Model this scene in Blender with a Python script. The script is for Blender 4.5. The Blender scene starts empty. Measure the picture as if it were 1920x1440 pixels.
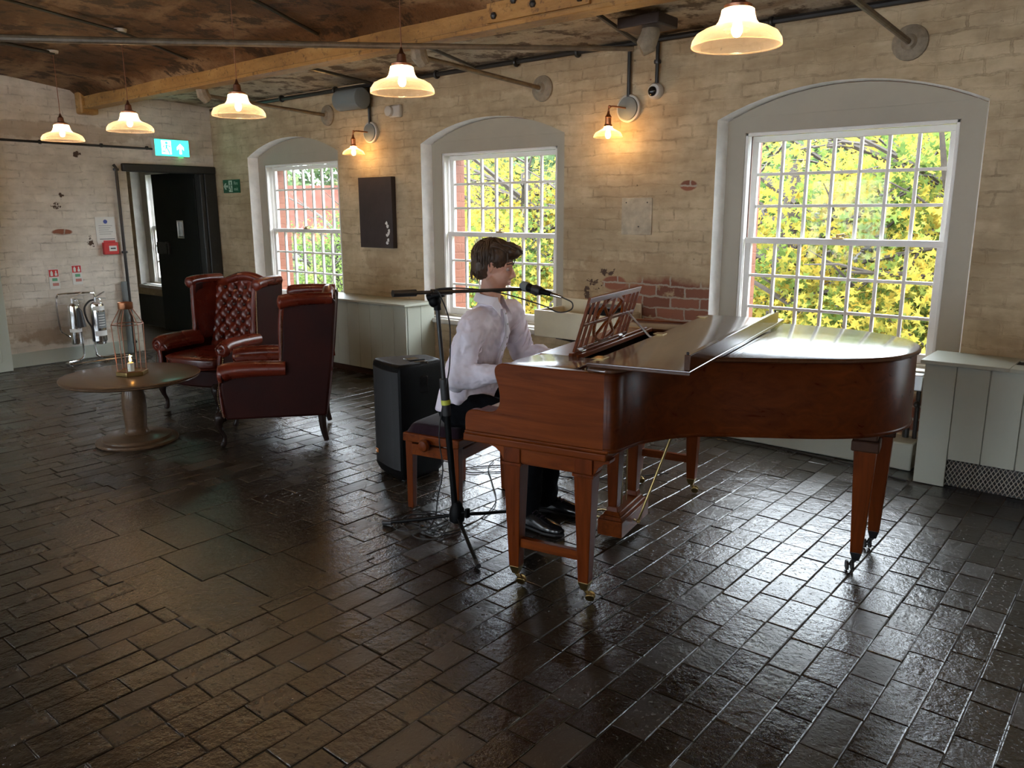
CAMR=((0.76796442,-0.13368999,0.62638457),(0.64048138,0.16605985,-0.74980513),(-0.00377589,0.97701132,0.21315401))
SKY=12.0
EXPO=0.75
REARW=3.5
LEAFK=.40
import bpy, math, random
from math import sin, cos, pi, radians, sqrt, atan2, hypot
from mathutils import Vector, Matrix, noise
S = bpy.context.scene
COL = S.collection
rnd = random.Random(11)

# ---------------------------------------------------------------- mesh builder
def XF(loc=(0,0,0), rz=0, rx=0, ry=0):
    return Matrix.Translation(loc) @ Matrix.Rotation(rz,4,'Z') @ Matrix.Rotation(ry,4,'Y') @ Matrix.Rotation(rx,4,'X')

def frame_along(a, b):
    """matrix whose z axis runs from a towards b, origin a"""
    a = Vector(a); b = Vector(b); z = (b-a).normalized()
    up = Vector((0,0,1)) if abs(z.z) < .95 else Vector((1,0,0))
    x = up.cross(z).normalized(); y = z.cross(x)
    m = Matrix((x,y,z)).transposed().to_4x4(); m.translation = a
    return m

class MB:
    def __init__(s): s.v=[]; s.f=[]; s.m=[]; s.mi=0
    def add(s, vs, fs, M=None):
        n=len(s.v)
        for p in vs:
            p=Vector(p)
            s.v.append(tuple(M@p) if M else tuple(p))
        for f in fs: s.f.append([i+n for i in f]); s.m.append(s.mi)
        return s
    def box(s, c, d, M=None):
        x,y,z=c; a,b,e=d[0]/2,d[1]/2,d[2]/2
        vs=[(x+i*a,y+j*b,z+k*e) for k in(-1,1) for j in(-1,1) for i in(-1,1)]
        return s.add(vs,[(0,2,3,1),(4,5,7,6),(0,1,5,4),(2,6,7,3),(0,4,6,2),(1,3,7,5)],M)
    def bx(s,x0,x1,y0,y1,z0,z1,M=None):
        return s.box(((x0+x1)/2,(y0+y1)/2,(z0+z1)/2),(x1-x0,y1-y0,z1-z0),M)
    def tbox(s,c0,d0,c1,d1,M=None):
        vs=[]
        for c,d in((c0,d0),(c1,d1)):
            for j in(-1,1):
                for i in(-1,1): vs.append((c[0]+i*d[0]/2,c[1]+j*d[1]/2,c[2]))
        return s.add(vs,[(0,2,3,1),(4,5,7,6),(0,1,5,4),(2,6,7,3),(0,4,6,2),(1,3,7,5)],M)
    def prism(s,poly,h0,h1,M=None):
        n=len(poly)
        vs=[(p[0],p[1],h0) for p in poly]+[(p[0],p[1],h1) for p in poly]
        fs=[list(range(n))[::-1],list(range(n,2*n))]+[(i,(i+1)%n,(i+1)%n+n,i+n) for i in range(n)]
        return s.add(vs,fs,M)
    def lathe(s,prof,n=24,M=None,cap=True):
        vs=[];fs=[]
        for r,z in prof:
            for i in range(n):
                a=2*pi*i/n; vs.append((r*cos(a),r*sin(a),z))
        for k in range(len(prof)-1):
            for i in range(n):
                j=(i+1)%n; fs.append((k*n+i,k*n+j,(k+1)*n+j,(k+1)*n+i))
        if cap:
            if prof[0][0]>1e-4: fs.append(list(range(n))[::-1])
            if prof[-1][0]>1e-4: fs.append([(len(prof)-1)*n+i for i in range(n)])
        return s.add(vs,fs,M)
    def cyl(s,a,b,r,n=12,r2=None):
        a=Vector(a);b=Vector(b); L=(b-a).length
        return s.lathe([(r,0),(r if r2 is None else r2,L)],n,frame_along(a,b))
    def sphere(s,c,r,nu=16,nv=10,M=None):
        if not hasattr(r,'__len__'): r=(r,r,r)
        vs=[(c[0],c[1],c[2]-r[2])];fs=[]
        for k in range(1,nv):
            t=-pi/2+pi*k/nv
            for i in range(nu):
                a=2*pi*i/nu; vs.append((c[0]+r[0]*cos(t)*cos(a),c[1]+r[1]*cos(t)*sin(a),c[2]+r[2]*sin(t)))
        vs.append((c[0],c[1],c[2]+r[2])); last=len(vs)-1
        for i in range(nu):
            j=(i+1)%nu; fs.append((0,1+j,1+i)); fs.append((last,last-nu+i,last-nu+j))
        for k in range(nv-2):
            for i in range(nu):
                j=(i+1)%nu; fs.append((1+k*nu+i,1+k*nu+j,1+(k+1)*nu+j,1+(k+1)*nu+i))
        return s.add(vs,fs,M)
    def tube(s,pts,r,n=8,closed=False,M=None,flat=None):
        P=[Vector(p) for p in pts]; m=len(P)
        R=r if hasattr(r,'__len__') else [r]*m
        vs=[];fs=[]; up=None
        for k in range(m):
            if closed: t=P[(k+1)%m]-P[k-1]
            else: t=P[min(k+1,m-1)]-P[max(k-1,0)]
            t=t.normalized() if t.length>1e-9 else Vector((0,0,1))
            if up is None:
                up=Vector((0,0,1)) if abs(t.z)<.9 else Vector((1,0,0))
            x=up.cross(t)
            if x.length<1e-4: x=Vector((1,0,0)).cross(t)
            x.normalize(); y=t.cross(x); up=y
            for i in range(n):
                a=2*pi*i/n
                rr=R[k]
                if isinstance(rr,tuple): vs.append(P[k]+x*rr[0]*cos(a)+y*rr[1]*sin(a))
                else: vs.append(P[k]+x*rr*cos(a)+y*rr*sin(a))
        q=m if closed else m-1
        for k in range(q):
            k2=(k+1)%m
            for i in range(n):
                j=(i+1)%n; fs.append((k*n+i,k*n+j,k2*n+j,k2*n+i))
        if not closed:
            fs.append(list(range(n))[::-1]); fs.append([(m-1)*n+i for i in range(n)])
        return s.add(vs,fs,M)
    def grid(s,fn,nu,nv,closeu=False):
        vs=[fn(i/(nu if closeu else nu-1),j/(nv-1)) for j in range(nv) for i in range(nu)]
        fs=[]
        for j in range(nv-1):
            for i in range(nu if closeu else nu-1):
                i2=(i+1)%nu; fs.append((j*nu+i,j*nu+i2,(j+1)*nu+i2,(j+1)*nu+i))
        return s.add(vs,fs)
    def build(s,name,mat,parent=None,smooth=True,bevel=0,angle=35,loc=None,rz=None,seg=2,hidden=None):
        me=bpy.data.meshes.new(name); me.from_pydata(s.v,[],s.f); me.update()
        mats=mat if isinstance(mat,(list,tuple)) else [mat]
        for m_ in mats: me.materials.append(m_)
        if len(mats)>1:
            for p,i in zip(me.polygons,s.m): p.material_index=i
        if smooth:
            me.shade_smooth(); me.set_sharp_from_angle(angle=radians(angle))
        o=bpy.data.objects.new(name,me); COL.objects.link(o)
        if parent: o.parent=parent
        if loc is not None: o.location=loc
        if rz is not None: o.rotation_euler=(0,0,rz)
        if bevel:
            b=o.modifiers.new('bevel','BEVEL'); b.width=bevel; b.segments=seg; b.limit_method='ANGLE'; b.angle_limit=radians(30)
            b.harden_normals=False
        return o

def tag(o,label,cat,group=None,kind=None):
    o['label']=label; o['category']=cat
    if group: o['group']=group
    if kind: o['kind']=kind
    return o
def thing(name,label,cat,loc=(0,0,0),rz=0,group=None):
    o=bpy.data.objects.new(name,None); COL.objects.link(o); o.empty_display_size=.1
    o.location=loc; o.rotation_euler=(0,0,rz); return tag(o,label,cat,group)
def struct(o): o['kind']='structure'; return o
def emptys(name,loc=(0,0,0)):
    o=bpy.data.objects.new(name,None); COL.objects.link(o); o.location=loc; o['kind']='structure'; return o
def dup(root,loc=None,rz=None,label=None,scale=None):
    r=root.copy(); COL.objects.link(r)
    if loc is not None: r.location=loc
    if rz is not None: r.rotation_euler=(0,0,rz)
    if scale is not None: r.scale=(scale,)*3 if not hasattr(scale,'__len__') else scale
    if label: r['label']=label
    for ch in list(root.children):
        c=ch.copy(); COL.objects.link(c); c.parent=r
        for g in list(ch.children):
            d=g.copy(); COL.objects.link(d); d.parent=c
    return r
def spline(pts,n=6,closed=False):
    P=[Vector(p) for p in pts]; out=[]; m=len(P)
    rng=range(m) if closed else range(m-1)
    for i in rng:
        p1=P[i]; p2=P[(i+1)%m]
        p0=P[i-1] if (closed or i>0) else p1*2-p2
        p3=P[(i+2)%m] if (closed or i+2<m) else p2*2-p1
        for k in range(n):
            t=k/n
            out.append(.5*((2*p1)+(p2-p0)*t+(2*p0-5*p1+4*p2-p3)*t*t+(3*p1-p0-3*p2+p3)*t**3))
    if not closed: out.append(P[-1])
    return out

# ---------------------------------------------------------------- materials
class NT:
    def __init__(s,name):
        s.m=bpy.data.materials.new(name); s.m.use_nodes=True
        s.t=s.m.node_tree; s.t.nodes.clear()
        s.out=s.n('ShaderNodeOutputMaterial')
    def n(s,typ,**kw):
        nd=s.t.nodes.new(typ)
        for k,v in kw.items(): setattr(nd,k,v)
        return nd
    def l(s,a,b): s.t.links.new(a,b)
    def put(s,inp,v):
        if hasattr(v,'is_output'): s.l(v,inp)
        else:
            if isinstance(v,tuple) and len(v)==3 and inp.type=='RGBA': v=v+(1,)
            inp.default_value=v
    def math(s,op,a,b=0.,c=None,clamp=False):
        nd=s.n('ShaderNodeMath',operation=op,use_clamp=clamp); s.put(nd.inputs[0],a); s.put(nd.inputs[1],b)
        if c is not None: s.put(nd.inputs[2],c)
        return nd.outputs[0]
    def mix(s,f,a,b,mode='MIX'):
        nd=s.n('ShaderNodeMix',data_type='RGBA',blend_type=mode); s.put(nd.inputs[0],f); s.put(nd.inputs[6],a); s.put(nd.inputs[7],b); return nd.outputs[2]
    def ramp(s,f,stops,interp='LINEAR'):
        nd=s.n('ShaderNodeValToRGB'); cr=nd.color_ramp; cr.interpolation=interp
        while len(cr.elements)<len(stops): cr.elements.new(.5)
        for e,(p,c) in zip(cr.elements,stops):
            e.position=p; e.color=(c,c,c,1) if not hasattr(c,'__len__') else tuple(c)+(1,)
        s.put(nd.inputs[0],f); return nd.outputs[0]
    def noise(s,vec,scale,detail=4,rough=.55,dist=0.,out=0):
        nd=s.n('ShaderNodeTexNoise'); 
        if vec is not None: s.l(vec,nd.inputs['Vector'])
        nd.inputs['Scale'].default_value=scale; nd.inputs['Detail'].default_value=detail
        nd.inputs['Roughness'].default_value=rough; nd.inputs['Distortion'].default_value=dist
        return nd.outputs[out]
    def obj(s): return s.n('ShaderNodeTexCoord').outputs['Object']
    def mapv(s,vec,scale=(1,1,1),loc=(0,0,0),rot=(0,0,0)):
        nd=s.n('ShaderNodeMapping'); s.l(vec,nd.inputs[0]); nd.inputs['Scale'].default_value=scale
        nd.inputs['Location'].default_value=loc; nd.inputs['Rotation'].default_value=rot; return nd.outputs[0]
    def bump(s,h,strength=.3,dist=.01):
        nd=s.n('ShaderNodeBump'); nd.inputs['Strength'].default_value=strength; nd.inputs['Distance'].default_value=dist
        s.l(h,nd.inputs['Height']); return nd.outputs[0]
    def pbsdf(s,col,rough=.5,metal=0.,normal=None,spec=.5,**kw):
        nd=s.n('ShaderNodeBsdfPrincipled'); s.put(nd.inputs['Base Color'],col); s.put(nd.inputs['Roughness'],rough)
        s.put(nd.inputs['Metallic'],metal); s.put(nd.inputs['Specular IOR Level'],spec)
        if normal: s.l(normal,nd.inputs['Normal'])
        for k,v in kw.items(): s.put(nd.inputs[k.replace('_',' ')],v)
        return nd.outputs[0]
    def done(s,sh): s.l(sh,s.out.inputs[0]); return s.m

def pm(name,col,rough=.5,metal=0.,var=0.,vscale=6.,bump=0.,bscale=40.,spec=.5,rvar=0.,**kw):
    t=NT(name); c=col; r=rough; nrm=None
    if var or rvar:
        o=t.obj(); nz=t.noise(o,vscale,5,.6)
        if var:
            dark=tuple(x*(1-var) for x in col); lite=tuple(min(1,x*(1+var)) for x in col)
            c=t.ramp(nz,[(.3,dark),(.7,lite)])
        if rvar: r=t.ramp(nz,[(.3,max(0,rough-rvar)),(.7,min(1,rough+rvar))])
    if bump:
        nrm=t.bump(t.noise(t.obj(),bscale,5,.6),bump,.005)
    return t.done(t.pbsdf(c,r,metal,nrm,spec,**kw))

def glassy(name,tint=(1,1,1),gloss=.08,rough=.02):
    t=NT(name); tr=t.n('ShaderNodeBsdfTransparent'); tr.inputs[0].default_value=tint+(1,)
    g=t.n('ShaderNodeBsdfGlossy'); g.inputs['Roughness'].default_value=rough
    lw=t.n('ShaderNodeLayerWeight'); lw.inputs[0].default_value=.5
    mx=t.n('ShaderNodeMixShader'); t.l(t.math('ADD',t.math('MULTIPLY',t.math('POWER',lw.outputs[1],5.),.6),.006,clamp=True),mx.inputs[0])
    t.l(tr.outputs[0],mx.inputs[1]); t.l(g.outputs[0],mx.inputs[2]); return t.done(mx.outputs[0])
def emis(name,col,st):
    t=NT(name); e=t.n('ShaderNodeEmission'); e.inputs[0].default_value=col+(1,); e.inputs[1].default_value=st; return t.done(e.outputs[0])

def brickwall(name,axis,paint,paint2,patches,warm=None,wear=.66,holes=(),dirt=()):
    """painted brick: axis 'x' = wall runs along x, 'y' = along y. patches: (c,z,rc,rz) bare-brick areas in wall metres"""
    t=NT(name); o=t.obj(); sx=t.n('ShaderNodeSeparateXYZ'); t.l(o,sx.inputs[0])
    a=sx.outputs[0] if axis=='x' else sx.outputs[1]; z=sx.outputs[2]
    cb=t.n('ShaderNodeCombineXYZ'); t.l(a,cb.inputs[0]); t.l(z,cb.inputs[1])
    v0=cb.outputs[0]
    wob=t.noise(v0,3.5,6,.7,0,1)
    off=t.n('ShaderNodeVectorMath',operation='SCALE'); t.l(wob,off.inputs[0]); off.inputs['Scale'].default_value=.075
    ad=t.n('ShaderNodeVectorMath',operation='ADD'); t.l(v0,ad.inputs[0]); t.l(off.outputs[0],ad.inputs[1])
    def brick(c1,c2,mo,msize=.008,smooth=.35):
        b=t.n('ShaderNodeTexBrick'); t.l(ad.outputs[0],b.inputs[0])
        b.inputs['Scale'].default_value=1; b.inputs['Mortar Size'].default_value=msize; b.inputs['Mortar Smooth'].default_value=smooth
        b.inputs['Brick Width'].default_value=.235; b.inputs['Row Height'].default_value=.080; b.inputs['Bias'].default_value=0
        b.inputs['Color1'].default_value=c1+(1,); b.inputs['Color2'].default_value=c2+(1,); b.inputs['Mortar'].default_value=mo+(1,)
        return b
    br=brick((.16,.055,.03),(.27,.10,.055),(.36,.30,.24))
    rb=brick((0,0,0),(1,1,1),(.5,.5,.5),.001,0)
    big=t.noise(v0,1.1,5,.6); mid=t.noise(v0,7,6,.65); fine=t.noise(v0,38,5,.7)
    st=t.noise(t.mapv(v0,(.7,2.6,1)),2.2,7,.68)
    col=t.ramp(t.math('ADD',t.math('MULTIPLY',big,.5),t.math('MULTIPLY',st,.5)),[(.38,paint2),(.60,paint)])
    col=t.mix(t.math('MULTIPLY',t.ramp(mid,[(.42,0.),(.72,1.)]),.45),col,tuple(x*.66 for x in paint2))
    # per-brick tone
    col=t.mix(t.math('MULTIPLY',rb.outputs[0],.10),col,tuple(x*.72 for x in paint))
    # dirt in joints (broken up)
    jm=t.math('MULTIPLY',br.outputs['Fac'],t.ramp(t.noise(v0,5.,6,.75),[(.47,0.),(.66,.55)]),clamp=True)
    col=t.mix(jm,col,tuple(x*.42 for x in paint2))
    def ell(c,zc,rc,rz,amp=1.3):
        dx=t.math('DIVIDE',t.math('SUBTRACT',a,c),rc); dz=t.math('DIVIDE',t.math('SUBTRACT',z,zc),rz)
        d=t.math('ADD',t.math('MULTIPLY',dx,dx),t.math('MULTIPLY',dz,dz))
        d=t.math('SUBTRACT',1.,d); 
        d=t.math('ADD',d,t.math('MULTIPLY',t.math('SUBTRACT',mid,.5),amp*2))
        return t.math('MULTIPLY',d,3.,clamp=True)
    for (c,zc,rc,rz,k) in dirt:
        m=t.math('MULTIPLY',ell(c,zc,rc,rz,1.2),k); col=t.mix(m,col,(.30,.19,.095))
    mask=t.math('MULTIPLY',t.math('SUBTRACT',mid,wear),40.,clamp=True)
    for (c,zc,rc,rz,k) in patches:
        e=ell(c,zc,rc,rz,.35)
        bsel=t.math('ADD',t.math('MULTIPLY',rb.outputs[0],1.),t.math('MULTIPLY',mid,.9))
        bsel=t.math('MULTIPLY',t.math('SUBTRACT',bsel,k),12.,clamp=True)
        mask=t.math('MAXIMUM',mask,t.math('MULTIPLY',e,bsel))
    col=t.mix(mask,col,br.outputs[0])
    for (c,zc,rc,rz) in holes:
        dx=t.math('DIVIDE',t.math('SUBTRACT',a,c),rc); dz=t.math('DIVIDE',t.math('SUBTRACT',z,zc),rz)
        d=t.math('ADD',t.math('MULTIPLY',dx,dx),t.math('MULTIPLY',dz,dz))
        d=t.math('ADD',t.math('SUBTRACT',.45,t.math('MULTIPLY',d,.55)),t.math('ADD',t.math('MULTIPLY',t.math('SUBTRACT',fine,.5),2.4),t.math('MULTIPLY',t.math('SUBTRACT',t.noise(v0,15,5,.7),.5),6.)))
        col=t.mix(t.math('MULTIPLY',d,5.,clamp=True),col,(.07,.04,.025))
    # small dark pits
    pit=t.math('MULTIPLY',t.math('SUBTRACT',t.noise(v0,21,4,.6),.70),30.,clamp=True)
    col=t.mix(t.math('MULTIPLY',pit,.75),col,(.06,.035,.02))
    h=t.math('ADD',t.math('MULTIPLY',br.outputs['Fac'],-.55),t.math('MULTIPLY',mid,.8))
    h=t.math('ADD',h,t.math('MULTIPLY',fine,.35)); h=t.math('ADD',h,t.math('MULTIPLY',mask,-.5))
    h=t.math('ADD',h,t.math('MULTIPLY',rb.outputs[0],.35))
    return t.done(t.pbsdf(col,.62,0.,t.bump(h,.5,.008),.3))

M={}
WALLP=(.60,.475,.305); WALLP2=(.35,.255,.145)
M['wall_win']=brickwall('painted_brick_window_wall','x',WALLP,WALLP2,
  [(-2.88,.80,.62,.28,.50),(-3.35,1.0,.12,.06,.2),(-2.75,1.72,.07,.04,.1),(-1.1,.15,.5,.30,.5),(-3.0,.3,.8,.22,.6)],
  holes=[(-3.52,.98,.05,.04),(-3.42,1.08,.06,.03),(-3.60,.90,.025,.10),(-6.0,1.25,.02,.03),(-2.45,1.42,.03,.02)],
  dirt=[(-3.4,1.05,.35,.16,.3),(-3.0,1.0,.9,.25,.3),(-6.0,1.15,.35,.25,.35),(-4.4,2.6,1.6,.12,.3)],wear=.70)
M['wall_end']=brickwall('painted_brick_end_wall','y',(.78,.72,.63),(.56,.51,.43),
  [(3.47,1.35,.11,.035,.0)],
  holes=[(3.45,1.62,.05,.03),(3.75,1.24,.03,.05),(3.5,1.72,.02,.02),(3.7,2.14,.035,.03)],
  dirt=[(3.25,.42,.60,.22,.42),(3.4,.28,.5,.10,.5),(3.6,2.36,.9,.1,.4)],wear=.74)
M['brick_out']=brickwall('red_outside_brick','x',(.30,.11,.06),(.24,.085,.05),[],wear=.9)
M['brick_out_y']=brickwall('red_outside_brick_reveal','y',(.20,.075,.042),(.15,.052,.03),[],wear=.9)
M['reveal']=pm('rough_white_reveal_plaster',(.84,.82,.78),.6,var=.10,vscale=9,bump=.9,bscale=16)
M['panel']=pm('taupe_window_panel_paint',(.37,.325,.25),.5,var=.05,vscale=3)
M['white']=pm('white_sash_paint',(.78,.76,.72),.38,var=.04,vscale=8)
M['stone']=pm('pale_stone_sill',(.55,.53,.48),.55,var=.15,vscale=20,bump=.4)
M['sage']=pm('sage_green_paint',(.40,.415,.345),.42,var=.04,vscale=2.5)
M['black_iron']=pm('black_iron_paint',(.012,.012,.013),.42,bump=.3,bscale=50)
M['black_conduit']=pm('black_conduit_paint',(.02,.019,.018),.35)
M['door_dark']=pm('dark_slate_door_paint',(.010,.013,.013),.5,var=.15,vscale=4,spec=.12)
M['black_frame']=pm('rough_black_frame_paint',(.014,.016,.016),.5,bump=.9,bscale=25)
M['chrome']=pm('polished_steel',(.78,.78,.77),.12,1.)
M['steel']=pm('brushed_steel',(.62,.62,.60),.28,1.)
M['brass']=pm('aged_brass',(.30,.21,.085),.35,1.,var=.15,vscale=20)
M['copper']=pm('copper_metal',(.55,.24,.12),.30,1.,var=.15,vscale=15)
M['old_copper']=pm('dark_copper_wire',(.28,.13,.08),.4,1.)
M['rubber']=pm('black_rubber',(.015,.015,.016),.55)
M['plastic']=pm('black_speaker_plastic',(.003,.0033,.0036),.45,bump=.35,bscale=160,spec=.1)
M['blackshine']=pm('polished_black_leather',(.008,.008,.009),.14,bump=.15,bscale=70)
M['trouser']=pm('black_trouser_cloth',(.0035,.004,.005),.9,bump=.3,bscale=120,spec=.08)
M['red']=pm('signal_red_plastic',(.55,.03,.03),.4)
M['paperwhite']=pm('white_notice_paper',(.70,.70,.66),.5)
M['ink']=pm('dark_ink',(.03,.03,.04),.6)
M['inkblue']=pm('blue_ink',(.05,.09,.35),.6)
M['printgreen']=pm('green_print',(.10,.36,.20),.5)
M['signgreen']=pm('photoluminescent_dark_green',(.012,.09,.045),.4)
M['signpale']=pm('pale_green_sign_print',(.45,.55,.45),.5)
M['window_glass']=glassy('thin_window_glass')
M['lantern_glass']=glassy('lantern_glass',(.93,.95,.94))
M['velvet']=pm('dark_plum_velvet',(.016,.006,.011),.9,bump=.3,bscale=90,spec=.1,Sheen_Weight=.12)
M['ceramic']=pm('aged_cream_ceramic',(.66,.60,.44),.22,var=.06,vscale=6)
M['key_white']=pm('ivory_keys',(.75,.72,.62),.25)
M['key_black']=pm('ebony_keys',(.01,.01,.01),.2)
M['felt']=pm('red_felt',(.18,.02,.02),.95)
M['gold']=pm('gold_cast_iron_plate',(.48,.34,.12),.38,.6,var=.1)
M['yellow_tape']=pm('yellow_green_tape',(.50,.52,.06),.5)
M['greybox']=pm('grey_speaker_grille',(.17,.19,.19),.6,bump=.3,bscale=200)
M['offwhite']=pm('offwhite_plastic',(.55,.52,.46),.45)
M['wrap']=pm('pale_wrapped_iron',(.25,.205,.145),.6,var=.25,vscale=25,bump=.8,bscale=30)
M['slate']=pm('rusty_dark_board',(.032,.020,.018),.5,var=.2,vscale=8,bump=.3,bscale=40)
M['candle']=pm('white_candle_wax',(.85,.80,.70),.5)

def wood(name,c1,c2,rough=.27,scale=(2.,16.,16.),axis=0,coat=.0,spec=.13,bump=.03):
    t=NT(name); o=t.obj()
    sc=[16.,16.,16.]; sc[axis]=1.6
    v=t.mapv(o,tuple(sc)); n1=t.noise(v,1.4,6,.6,1.2)
    big=t.noise(o,3.2,3,.5)
    col=t.ramp(n1,[(.28,c1),(.72,c2)])
    col=t.mix(t.math('MULTIPLY',t.ramp(big,[(.35,0.),(.7,1.)]),.35),col,tuple(x*.7 for x in c1))
    return t.done(t.pbsdf(col,t.ramp(n1,[(.3,rough),(.7,rough+.06)]),0.,t.bump(n1,bump,.002),spec,Coat_Weight=coat,Coat_Roughness=.12))
MAH1=(.08,.014,.0018); MAH2=(.20,.044,.006)
M['mah_u']=wood('polished_mahogany_long_grain',MAH1,MAH2,axis=0)
M['mah_rim_shade']=wood('polished_mahogany_rim_shaded',(.045,.008,.0014),(.10,.021,.0035),axis=0)  # same mahogany, darkened: the shade on the rim is put into its colour
M['mah_v']=wood('polished_mahogany_cross_grain',MAH1,MAH2,axis=1)
M['mah_z']=wood('polished_mahogany_upright_grain',(.075,.013,.0018),(.16,.032,.0045),axis=2)
M['lidtop']=wood('polished_mahogany_lid',(.055,.020,.009),(.095,.036,.016),rough=.17,axis=1,coat=.8)
M['dark_wood']=wood('dark_stained_wood',(.035,.014,.008),(.06,.026,.014),axis=1)
M['table_wood']=wood('worn_dark_oak',(.085,.048,.026),(.15,.09,.05),rough=.3,axis=0,coat=.2)
M['ebon_leg']=wood('ebonised_chair_leg',(.012,.008,.007),(.028,.016,.012),rough=.22,axis=2)

def leather(name,c1,c2,rough=.27,sp=.42,ct=.10):
    t=NT(name); o=t.obj(); n1=t.noise(o,5,5,.6); vo=t.n('ShaderNodeTexVoronoi'); vo.inputs['Scale'].default_value=140; t.l(o,vo.inputs[0])
    h=t.math('ADD',t.math('MULTIPLY',vo.outputs[0],.5),t.math('MULTIPLY',t.noise(o,30,4,.6),.8))
    return t.done(t.pbsdf(t.ramp(n1,[(.3,c1),(.7,c2)]),t.ramp(n1,[(.3,rough-.05),(.7,rough+.08)]),0.,t.bump(h,.15,.003),sp,Coat_Weight=ct,Coat_Roughness=.2))
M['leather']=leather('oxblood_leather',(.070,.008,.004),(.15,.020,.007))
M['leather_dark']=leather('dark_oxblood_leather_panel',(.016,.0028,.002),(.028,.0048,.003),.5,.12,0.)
M['stud']=pm('bronze_studs',(.20,.12,.06),.4,1.)
M['button']=pm('dark_leather_button',(.03,.008,.006),.35)

# glass of lamp shades: translucent ribbed glass
def shade_mat(name,tint,ribs):
    t=NT(name); tr=t.n('ShaderNodeBsdfTransparent'); tr.inputs[0].default_value=(1,.93,.82,1)
    tl=t.n('ShaderNodeBsdfTranslucent'); tl.inputs[0].default_value=tint+(1,)
    df=t.n('ShaderNodeBsdfDiffuse'); df.inputs[0].default_value=tint+(1,)
    gl=t.n('ShaderNodeBsdfGlossy'); gl.inputs['Roughness'].default_value=.12
    a=t.n('ShaderNodeMixShader'); a.inputs[0].default_value=.35; t.l(tl.outputs[0],a.inputs[1]); t.l(df.outputs[0],a.inputs[2])
    b=t.n('ShaderNodeMixShader'); b.inputs[0].default_value=.08; t.l(a.outputs[0],b.inputs[1]); t.l(gl.outputs[0],b.inputs[2])
    c=t.n('ShaderNodeMixShader')
    lw=t.n('ShaderNodeLayerWeight'); lw.inputs[0].default_value=.35
    f=t.math('ADD',t.math('MULTIPLY',lw.outputs[1],.45),.15 if ribs else .12,clamp=True)
    t.l(f,c.inputs[0]); t.l(tr.outputs[0],c.inputs[1]); t.l(b.outputs[0],c.inputs[2])
    return t.done(c.outputs[0])
M['shade']=shade_mat('prismatic_lamp_glass',(1,.88,.74),True)
M['shade_small']=shade_mat('clear_lamp_glass',(1,.86,.62),False)
M['bulb']=emis('warm_bulb_glow',(1.,.64,.33),170.)
M['bulb2']=emis('warm_sconce_bulb_glow',(1.,.58,.22),110.)
M['flame']=emis('candle_flame_glow',(1.,.42,.08),14.)
M['exit_green']=emis('lit_exit_sign_green',(.04,.80,.55),2.2)
M['exit_white']=emis('lit_exit_sign_white',(.85,1.,.95),2.2)
M['led']=emis('green_indicator_glow',(.1,1.,.25),1.2)

# ceiling plaster, peeling
def ceil_mat(name,a,b,c,dark):
    t=NT(name); o=t.obj(); v=t.mapv(o,(.55,1.2,1.)); n1=t.noise(v,1.4,7,.62,.6); n2=t.noise(o,5,7,.68); n3=t.noise(o,34,4,.6)
    col=t.ramp(n1,[(.3,a),(.5,b),(.68,c)])
    col=t.mix(t.ramp(n2,[(.51,0.),(.58,.85)]),col,dark)
    col=t.mix(t.math('MULTIPLY',t.ramp(n3,[(.55,0.),(.62,1.)]),.25),col,dark)
    return t.done(t.pbsdf(col,.68,0.,t.bump(t.math('ADD',n2,t.math('MULTIPLY',n3,.3)),.8,.02),.25))
M['ceil_brown']=ceil_mat('stained_brown_ceiling',(.055,.025,.010),(.13,.060,.022),(.34,.22,.12),(.022,.010,.004))
M['ceil_white']=ceil_mat('peeling_white_ceiling',(.30,.24,.165),(.48,.41,.31),(.20,.13,.075),(.06,.032,.016))
def beam_mat():
    t=NT('ochre_painted_iron'); o=t.obj(); n=t.noise(t.mapv(o,(.6,2,2)),3,7,.68); f=t.noise(o,22,5,.65)
    col=t.ramp(n,[(.3,(.20,.095,.025)),(.55,(.36,.19,.055)),(.75,(.46,.28,.10))])
    col=t.mix(t.ramp(f,[(.56,0.),(.66,.75)]),col,(.085,.042,.018))
    return t.done(t.pbsdf(col,.5,0.,t.bump(t.math('ADD',n,f),.5,.01),.4))
M['beam']=beam_mat()
M['rod']=pm('painted_tie_rod',(.12,.085,.05),.5,var=.4,vscale=14,bump=.5,bscale=30)

# floor tiles
def floor_mat():
    t=NT('waxed_dark_floor_bricks'); o=t.obj()
    at=t.n('ShaderNodeAttribute'); at.attribute_name='tone'; at.attribute_type='GEOMETRY'
    n1=t.noise(o,9,6,.65); n2=t.noise(o,45,5,.65); n0=t.noise(o,.9,3,.5)
    col=t.mix(at.outputs['Fac'],(.009,.0078,.0064),(.027,.021,.0155))
    col=t.mix(t.ramp(n0,[(.4,0.),(.65,.5)]),col,(.05,.034,.020))
    col=t.mix(t.math('MULTIPLY',t.ramp(n1,[(.5,0.),(.7,1.)]),.3),col,(.055,.042,.030))
    wet=t.math('ADD',t.math('MULTIPLY',n1,.12),t.math('MULTIPLY',t.math('POWER',at.outputs['Fac'],2.),.16))
    r=t.math('ADD',wet,.075); r=t.math('ADD',r,t.math('MULTIPLY',n2,.08))
    h=t.math('ADD',t.math('MULTIPLY',n1,.9),t.math('MULTIPLY',n2,.28))
    h=t.math('ADD',h,t.math('MULTIPLY',t.ramp(t.noise(o,60,2,.5),[(.64,0.),(.72,1.)]),-.35))
    return t.done(t.pbsdf(col,r,0.,t.bump(h,.7,.010),1.0))
M['floor']=floor_mat()
M['mortar']=pm('dark_floor_joint',(.10,.088,.072),.8,var=.85,vscale=2.2,bump=.9,bscale=60,spec=.15)
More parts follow.
